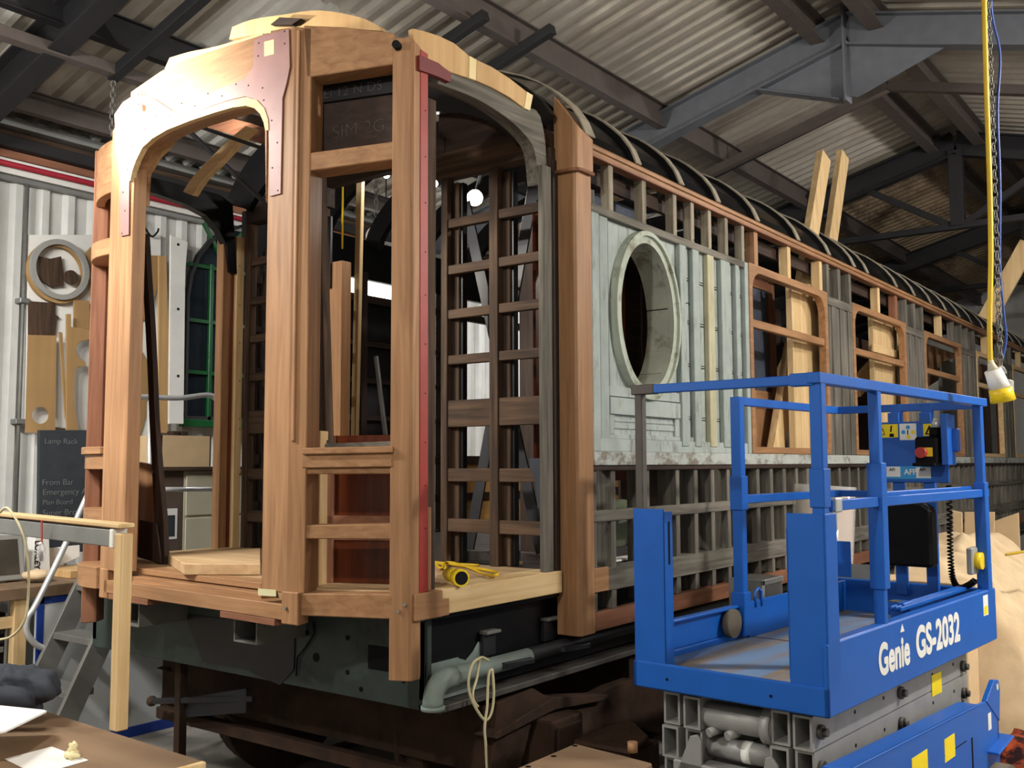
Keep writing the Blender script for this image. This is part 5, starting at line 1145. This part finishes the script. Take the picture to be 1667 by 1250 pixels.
sh = box('shelf_board', (X4-.45, yb0-.3, fz), (X4+.05, yb2+.25, fz+.03), 'oldwood_Y'); tag(sh, 'dark shelf board over the cabinet and brown panel', 'shelf')
cbx = thing('cardboard_box', 'open brown cardboard box on the shelf under the green window', 'box', (X4-.2, wp(300, 740, X4).y, fz+.03))
a = wp(262, 735, X4+.03); b = wp(343, 735, X4+.03); tz = wp(300, 709, X4+.03).z
for (p, q) in (((X4+.02, a.y, fz+.031), (X4+.03, b.y, tz)), ((X4-.3, a.y, fz+.031), (X4-.29, b.y, tz)), ((X4-.3, a.y, fz+.031), (X4+.03, a.y+.01, tz)), ((X4-.3, b.y-.01, fz+.031), (X4+.03, b.y, tz))): box('side_panel', p, q, 'cardboard', cbx, 0)
box('base', (X4-.29, a.y+.01, fz+.031), (X4+.02, b.y-.01, fz+.04), 'cardboard', cbx, 0); cbx.children[0].data.materials[0] = MATS['mdf']
for px, lb in ((283, 'dark wooden block standing in the cardboard box'), (297, 'second dark block leaning in the cardboard box')): 
    q = wp(px, 706, X4-.1); o = box('wood_block', (X4-.14, q.y-.035, fz+.041), (X4-.06, q.y+.025, q.z+.02), 'darkwood_Z'); tag(o, lb, 'block')
# ---- steel access steps with tubular handrail
st = thing('access_steps', 'steel access steps with bent tube handrails at the far side door', 'steps', (-2.98, 3.3, 0))
def sn(t, x): return V3((x, 2.93+.50*t, .0+1.0*t))       # stringer line: t = height
for x in (-3.20, -2.745):
    beam('stringer', sn(0.0, x), sn(1.15, x), .03, .13, 'greysteel', st)
for k in range(4):
    z = .22+.28*k; p = sn(z, -3.19); box('tread', (-3.185, p.y-.07, z-.04), (-2.76, p.y+.10, z), 'greysteel', st)
box('landing', (-3.2, 3.5, 1.13), (-2.74, 4.3, 1.17), 'greysteel', st)
for x in (-3.2, -2.745):
    beam('leg', (x, 4.28, 0), (x, 4.28, 1.14), .04, .04, 'greysteel', st, (0, 1, 0))
XH = -3.22
h1 = [wp(84, 1058, XH), wp(60, 1050, XH), wp(44, 1030, XH), wp(45, 1005, XH), wp(58, 985, XH), wp(100, 900, XH), wp(140, 812, XH), wp(190, 712, XH), wp(220, 652, XH), wp(232, 646, XH), wp(290, 648, XH), wp(335, 643, XH), wp(350, 648, XH), wp(358, 662, XH), wp(357, 700, XH), wp(355, 892, XH)]
tube('handrail', spline(h1, 5), .019, 'alu', st, 10)
cyl('mid_rail', wp(220, 797, XH), wp(354, 796, XH), .017, 'alu', st, 10); cyl('baluster', wp(244, 650, XH), wp(244, 900, XH), .019, 'alu', st, 10)
# ---- work bench at the left front with its lamp frame
ZB = .9
bn = thing('workbench', 'brown-topped workbench in front of the carriage end', 'workbench', (-.6, 1.5, 0))
c_ = [onZ(330, 1238, ZB), onZ(52, 1150, ZB)]; e1 = (c_[1]-c_[0]).normalized(); e2 = V3((e1.y, -e1.x, 0)); e2 = e2 if e2.y < 0 else -e2
tp = [c_[0], c_[0]+e1*2.2, c_[0]+e1*2.2+e2*.95, c_[0]+e2*.95]
prism('top', tp, (0, 0, -.04), 'benchtop', bn); prism('edge_strip', [tp[0]-e2*.0+V3((0, 0, .0005)), tp[0]+e2*.95+V3((0, 0, .0005)), tp[0]+e2*.95-e1*.02+V3((0, 0, .0005)), tp[0]-e1*.02+V3((0, 0, .0005))], (0, 0, -.05), 'pine_X', bn)
for i, (f, g) in enumerate(((.08, .08), (2.1, .08), (.08, .85), (2.1, .85))):
    q = c_[0]+e1*f+e2*g; beam('leg', V3((q.x, q.y, 0)), V3((q.x, q.y, ZB-.04)), .07, .07, 'pine_Z', bn, (0, 1, 0))
prism('lower_shelf', [p-V3((0, 0, .6)) for p in tp], (0, 0, -.03), 'benchtop', bn)
lf_ = thing('bench_lamp_frame', 'pine gallows frame over the bench carrying a grey tube-light fitting', 'lamp frame', onZ(192, 1188, ZB))
pb = onZ(193, 1188, ZB); YL = pb.y
beam('post', pb, V3((pb.x, YL, onY(196, 868, YL).z)), .045, .045, 'pine_Z', lf_, (0, 1, 0))
a = onY(207, 856, YL); b = onY(-220, 815, YL+.12)
beam('top_board', a, b, .06, .016, 'pine_X', lf_)
dv = (b-a).normalized(); beam('tube_fitting', a+dv*.05-V3((0, 0, .045)), b-V3((0, 0, .045)), .05, .06, 'galv', lf_); beam('end_cap', a+dv*.045-V3((0, 0, .045)), a+dv*.07-V3((0, 0, .045)), .055, .066, 'white', lf_)
# red lanyard with a clear tag
ln = thing('lanyard', 'red strap with a clear plastic pouch hanging from the lamp frame', 'lanyard', onY(66, 915, YL-.02))
Yq = YL+.015-.04
beam('strap', onY(68, 846, Yq), onY(68, 884, Yq), .012, .004, 'redplastic', ln, (0, 1, 0)); blob('pouch', onY(67, 900, Yq), (.028, .012, .036), 'film', ln); blob('cap', onY(67, 885, Yq), (.012, .010, .008), 'white', ln, 8, 5); blob('contents', onY(67, 905, Yq), (.012, .007, .02), 'black', ln, 8, 5)
cbm = tube('white_flex', spline([onY(0, 834, YL-.06), onY(14, 828, YL-.06), onY(38, 870, YL-.05), onY(46, 920, YL-.03), onY(46, 970, YL), onY(40, 1010, YL), onY(20, 1035, YL), onY(-6, 1042, YL)], 6), .005, 'rope', None, 6); tag(cbm, 'cream flex looping down from the lamp frame', 'cable')
# papers and tool roll on the bench
o = prism('paper_sheet', [onZ(8, 1236, ZB+.001), onZ(84, 1216, ZB+.001), onZ(144, 1238, ZB+.001), onZ(60, 1262, ZB+.001)], (0, 0, .002), 'paper', None, 0); tag(o, 'white sheet of paper flat on the bench top', 'paper')
q = onZ(118, 1234, ZB+.004); gl = thing('glue_lump', 'small cream lump of wax on the paper sheet', 'wax', q); blob('lump', q+V3((0, 0, .010)), (.026, .02, .012), 'wax', gl, 14, 8, lambda d: 1+.3*math.sin(7*d.x+2*d.y)); blob('flake', q+V3((-.008, .004, .028)), (.016, .011, .018), 'wax', gl, 12, 8, lambda d: 1+.3*math.cos(6*d.y+4*d.z)); beam('sliver', q+V3((-.005, 0, .036)), q+V3((.014, 0, .046)), .004, .003, 'wax', gl)
crumple('folded_jacket', onZ(14, 1180, ZB)+V3((-.08, .04, .105)), (.20, .13, .075), 'darkcloth', 5, 'folded dark grey jacket under papers on the bench', 'jacket', 40, 24, .30)
o = prism('magazine', [onZ(-50, 1205, ZB+.10), onZ(-30, 1148, ZB+.10), onZ(70, 1158, ZB+.075), onZ(76, 1160, ZB+.085), onZ(10, 1192, ZB+.10)], (0, 0, .006), 'paper', None, 0); tag(o, 'white magazine lying on the dark jacket', 'magazine')
# ---- wooden bench and vice in the lower middle
ZC = .78
wb = thing('saw_bench', 'worn wooden bench top with dog holes in front of the bogie', 'bench', onZ(960, 1245, ZC)); wb.location.z = 0; OFF[wb.name] = V3(wb.location)
p0, p1, p2 = onZ(842, 1250, ZC), onZ(936, 1210, ZC), onZ(1062, 1242, ZC); p3 = p0+(p2-p1)
bt = [p1, p2, p2+(p0-p1)*3, p1+(p0-p1)*3]
prism('top', bt, (0, 0, -.06), 'greywood_Y', wb, .004); wb.children[0].data.materials[0] = MATS['benchtop']
ctr = (bt[0]+bt[2])/2
for q in bt: qq = q.lerp(ctr, .15); beam('leg', V3((qq.x, qq.y, 0)), V3((qq.x, qq.y, ZC-.06)), .07, .07, 'oldwood_Z', wb, (0, 1, 0))
for x, y in ((936, 1214), (901, 1231), (860, 1248)): q = onZ(x, y, ZC); cyl('dog_hole', q, q+V3((0, 0, .0015)), .010, 'black', wb, 10)
q = onZ(1030, 1224, ZC); o = cyl('dowel', q, q+V3((0, 0, .035)), .018, 'mahogany_Z', None, 14); tag(o, 'short brown dowel standing on the worn bench top', 'dowel')
vb = thing('iron_block', 'rusty iron axlebox cover lying on its stand behind the worn bench', 'casting', onZ(1000, 1200, .62)); vb.location.z = 0; OFF[vb.name] = V3(vb.location)
q = onZ(1015, 1195, .64)
box('body', (q.x-.16, q.y-.12, .42), (q.x+.10, q.y+.14, .60), 'rust', vb, .01); prism('lid', [(q.x-.17, q.y-.13, .60), (q.x+.11, q.y-.13, .60), (q.x+.11, q.y+.02, .63), (q.x-.02, q.y+.1, .66), (q.x-.17, q.y+.15, .60)], (0, 0, .018), 'rust', vb); box('stand', (q.x-.14, q.y-.1, 0), (q.x+.08, q.y+.12, .42), 'rust', vb)
tube('handle', [(q.x+.10, q.y-.05, .55), (q.x+.16, q.y-.05, .54), (q.x+.18, q.y-.05, .46), (q.x+.16, q.y-.05, .40)], .012, 'rust', vb, 8)
for i, (x0, y0_, x1, y1_) in enumerate(((380, 1252, 448, 1233), (470, 1240, 520, 1215), (600, 1235, 660, 1210))):
    o = beam('floor_offcut', onZ(x0, y0_, .3), onZ(x1, y1_, .3), .05, .03, 'pine_X' if i == 0 else 'oldwood_X', None); tag(o, ['bright pine lath lying under the carriage end', 'dark offcut lying under the headstock', 'long dark offcut lying under the headstock corner'][i], 'offcut')
    o.location.z = 0.0; 
# ================================================================== RIGHT SIDE STACK, TARPS, HANGING LEADS
def sheetgrid(name, f, nu, nv, mat, lb, cat, th=.006):
    VV = []; FF = []
    for i in range(nu+1):
        for j in range(nv+1): VV.append(V3(f(i/nu, j/nv)))
    N_ = len(VV); VV += [v-V3((0, 0, th)) for v in VV]
    for i in range(nu):
        for j in range(nv):
            a = i*(nv+1)+j; b = a+nv+1; FF.append((a, b, b+1, a+1)); FF.append((N_+a, N_+a+1, N_+b+1, N_+b))
    ring = [j for j in range(nv+1)] + [i*(nv+1)+nv for i in range(1, nu+1)] + [nu*(nv+1)+j for j in range(nv-1, -1, -1)] + [i*(nv+1) for i in range(nu-1, 0, -1)]
    for k in range(len(ring)): a, b = ring[k], ring[(k+1) % len(ring)]; FF.append((a, N_+a, N_+b, b))
    o = mk(name, VV, FF, mat, None, 0, True); return tag(o, lb, cat)
t = thing('crate', 'tall cardboard carton behind the lift control board', 'crate', (1.12, 6.08, 0)); box('body', (.80, 5.95, 0), (1.45, 6.2, 1.10), 'cardboard', t, .006); box('lid', (.79, 5.94, 1.10), (1.46, 6.21, 1.13), 'cardboard', t, .004)
def drape(u, v):
    x = .95+1.15*u; y = 6.25+2.1*v
    z = 1.22 - .9*max(0, x-1.2)**1.15*1.25 - .25*math.exp(-((y-6.25)/.12)**2)
    z += .10*math.exp(-((x-1.3)/.25)**2-((y-7.4)/.4)**2)
    z += .034*math.sin(9*x+5*y)+.030*math.sin(17*y-9*x)+.026*math.sin(23*x+6*y)*math.sin(3*y)+.014*math.sin(34*y+11*x)
    if v < .04: z = .02 if v == 0 else z*.75
    if u > .97: z = .02
    return (x, y, max(z, .02))
sheetgrid('dust_sheet', drape, 50, 60, 'cloth', 'beige dust sheet draped over a stack beyond the lift', 'dust sheet')
def rugf(u, v):
    x = 1.62+.75*u; y = 5.55+.65*v; z = .34*(1-u)**.7*(.7+.3*v) + .03*math.sin(14*y)+.025*math.sin(16*x+3*y)
    return (x, y, max(.015, z))
sheetgrid('patterned_rug', rugf, 26, 26, 'rug', 'red and black patterned rug heaped at the foot of the dust sheet', 'rug', .012)
for i, (q, Y_, lb) in enumerate((([(1560, 835), (1610, 835), (1604, 905), (1562, 905)], 8.5, 'pale board sheet leaning above the dust sheet'), ([(1540, 832), (1556, 836), (1562, 905), (1545, 905)], 8.45, 'narrow pale board leaning beside another on the stack'), ([(1610, 850), (1650, 836), (1660, 905), (1605, 905)], 8.6, 'pale board leaning at the edge of the dust sheet'))):
    pts = [onY(x, y, Y_) for x, y in q]; pts[2].z = pts[3].z = 0.0
    for p in pts[:2]: p.y += .2
    o = prism('leaning_sheet', pts, (0, .02, 0), 'cardboard'); tag(o, lb, 'board')
# plastic wrapped roll, metal sheet near the far end of the lift
wr_ = thing('wrapped_roll', 'roll of material wrapped in clear plastic standing behind the lift', 'roll', (.55, 6.15, 0))
cyl('roll', (.52, 6.12, 0), (.60, 6.18, 1.62), .17, 'mdf', wr_, 20); tube('plastic_wrap', [(.52, 6.12, .02), (.545, 6.14, .5), (.565, 6.155, 1.0), (.60, 6.18, 1.66)], [.185, .20, .185, .19], 'film', wr_, 16)
o = prism('metal_sheet', [onY(1383, 870, 5.95)*0+V3((.62, 5.70, 0)), V3((1.02, 5.70, 0)), V3((1.02, 5.80, 1.22)), V3((.62, 5.80, 1.22))], (0, .004, 0), 'galv', None, 0); tag(o, 'grey galvanised sheet leaning behind the lift rail', 'sheet')
# small aluminium step by the bottom rail of the carriage
al = thing('tool_case', 'aluminium edged case on the ground between lift and carriage', 'case', (.45, 5.2, 0))
a = onX(1240, 945, .55); b = onX(1275, 990, .55); box('body', (.35, a.y, 0), (.55, b.y, a.z), 'galv', al, .004); box('edge', (.545, a.y, a.z-.03), (.556, b.y, a.z), 'alu', al); box('edge', (.545, a.y, .0), (.556, a.y+.03, a.z), 'alu', al)
# yellow wire across the stack
yc = tube('yellow_wire', [V3((1.55, 6.55, 1.25)), V3((2.0, 7.4, 1.33)), V3((2.6, 9.2, 1.9)), V3((3.0, 10.4, 2.2))], .008, 'yellowcable', None, 6); tag(yc, 'yellow cable strung over the dust sheet towards the far end', 'cable')
# ---- hanging site socket with cable, chain and blue lead
HD = 4.6
def hp(x, y, d=HD): return CAM + ray(x, y)*d
hs_ = thing('hanging_socket', 'white and yellow site socket hanging on a yellow cable', 'socket', hp(1630, 655))
# cable hangs from the sag rail level
top_ = hp(1603, -40); rt_ = V3((top_.x, top_.y, roofz(top_.x, .0)))
tube('cable', spline([rt_, top_, hp(1602, 0), hp(1606, 150), hp(1611, 300), hp(1613, 420), hp(1611, 520), hp(1612, 592)], 6), .012, 'yellowcable', hs_, 8)
ax = (hp(1639, 650)-hp(1615, 598)).normalized()
tube('gland', [hp(1612, 586), hp(1614, 594), hp(1617, 603)], [.012, .017, .026], 'beige', hs_, 12)
tube('body', [hp(1616, 602), hp(1622, 617), hp(1628, 632)], [.038, .042, .046], 'white', hs_, 18)
tube('shroud', [hp(1628, 632), hp(1630, 640), hp(1633, 653)], [.050, .052, .056], 'yellow', hs_, 18)
box('lid', tuple(hp(1640, 618)+V3((-.01, -.02, 0))), tuple(hp(1650, 650)+V3((.0, .03, 0))), 'greyplastic', hs_, .006)
box('latch', tuple(hp(1612, 645)), tuple(hp(1618, 655)+V3((0, .02, 0))), 'yellow', hs_, .004)
tube('hook', spline([hp(1624, 602), hp(1628, 597), hp(1634, 600), hp(1637, 608)], 5), .006, 'greyplastic', hs_, 6)
ct_ = hp(1607, -30, HD+.1); chain('chain', V3((ct_.x, ct_.y, roofz(ct_.x, .0))), ct_, 'thin steel chain dropping from the roof to the socket chain', .032, .0035)
chain('chain', ct_, hp(1629, 598, HD+.1), 'thin steel chain hanging beside the yellow cable', .032, .0035)
bc = tube('blue_lead', spline([V3((hp(1612, -30, HD+.2).x, hp(1612, -30, HD+.2).y, roofz(hp(1612, -30, HD+.2).x, .0))), *[hp(a_, b_, HD+.2) for a_, b_ in ((1612, -30), (1616, 30), (1628, 90), (1624, 180), (1628, 300), (1628, 430), (1634, 510), (1638, 550), (1632, 585))]], 6), .006, 'bluecable', None, 6); tag(bc, 'blue lead hanging down beside the chain', 'cable')
# ---- lamps
def highbay(p, lb):
    t = thing('highbay_lamp', lb, 'lamp', p, 'high-bay lamps')
    tube('reflector', [p+V3((0, 0, .34)), p+V3((0, 0, .22)), p+V3((0, 0, .06))], [.07, .16, .24], 'alu', t, 20)
    blob('bulb', p+V3((0, 0, .10)), (.06, .06, .09), 'lampglow', t, 10, 8); zc = roofz(p.x, -.03)
    cyl('stem', p+V3((0, 0, .34)), V3((p.x, p.y, zc)), .012, 'steeldark', t, 6)
for p, lb in zip(HIGHBAY, ('high-bay lamp hanging over the workbench end of the shed', 'high-bay lamp hanging over the lift', 'high-bay lamp hanging beyond the lift under the ridge')): highbay(p, lb)
def flood(p, d, lb, r=.09, glow_='lampglow', stem=None):
    p = V3(p); d = V3(d).normalized(); t = thing('flood_lamp', lb, 'lamp', p)
    tube('housing', [p-d*.14, p-d*.06, p-d*.012], [r*.5, r*.8, r*1.08], 'floodwhite', t, 20); cyl('lens', p-d*.018, p-d*.010, r, glow_, t, 20)
    if stem: cyl('stem', p-d*.1, stem, .012, 'steeldark', t, 8)
    return t
flood(FLOOD_A, (0, 1, -.03), 'halogen flood lamp aimed at the carriage end header', .08, 'lampglow', (FLOOD_A.x, FLOOD_A.y-.1, roofz(FLOOD_A.x, .0)))
for i, (p, lb) in enumerate(zip(TUBES, ('tube light over the aisle by the workbench', 'tube light added past the green window to light the wall', 'tube light at the far end of the aisle'))):
    t = thing('tube_light', lb, 'lamp', p, 'tube lights over the aisle')
    ux = V3((1, 0, 0)) if i == 0 else V3((0, 1, 0))
    beam('batten', p-ux*.65+V3((0, 0, .06)), p+ux*.65+V3((0, 0, .06)), .07, .06, 'white', t); cyl('tube', p-ux*.6+V3((0, 0, .02)), p+ux*.6+V3((0, 0, .02)), .014, 'tubeglow', t, 8)
    for s in (-.5, .5): cyl('hanger', p+ux*s+V3((0, 0, .09)), V3((p.x+ux.x*s, p.y+ux.y*s, roofz(p.x+ux.x*s, -.07))), .006, 'steeldark', t, 5)
# lamps seen through the carriage frame
for px, py, Y_, r_, lb in ((773, 322, 4.62, .046, 'round flood lamp glowing behind the dark lattice'), (707, 299, 4.62, .022, 'small bright lamp beside the red strip'), (629, 285, 4.62, .02, 'small bright lamp hanging in the upper opening')):
    p = onY(px, py, Y_); d = (CAM-p).normalized(); flood(p, d, lb, r_, 'lampglow', V3((p.x, 4.775, 3.86)))
    point('flood_point', p+d*.05, 9 if r_ > .03 else 3, .03, (1, .95, .88))
# lamp body with white reflector seen inside over the far side
p = onY(612, 385, 6.6); fl2 = flood(p, (.7, -.6, -.2), 'white flood lamp body hanging on a chain inside the saloon', .09, 'floodwhite')
chain('chain', V3((p.x, p.y, roofz(p.x, -.06))), p+V3((0, 0, .14)), 'steel chain carrying the white flood lamp body', .05, .005)

# yellow flex hanging inside the saloon and a dark strap on the lattice
p = onY(557, 405, 4.75); yf_ = tube('yellow_flex', [p, V3((p.x, p.y, 3.0+p.z*.3)), V3((p.x, p.y, roofz(p.x, -.02)))], .008, 'yellowcable', None, 6); tag(yf_, 'thin yellow flex hanging from the roof inside the saloon', 'cable')
o = prism('dark_strap', [onY(x, y, 4.085) for x, y in ((863, 746), (881, 746), (882, 828), (877, 828), (872, 778), (865, 762))], (0, -.012, 0), 'darkcloth'); tag(o, 'dark cloth strap hung on the lattice beside the weathered pillar', 'strap')
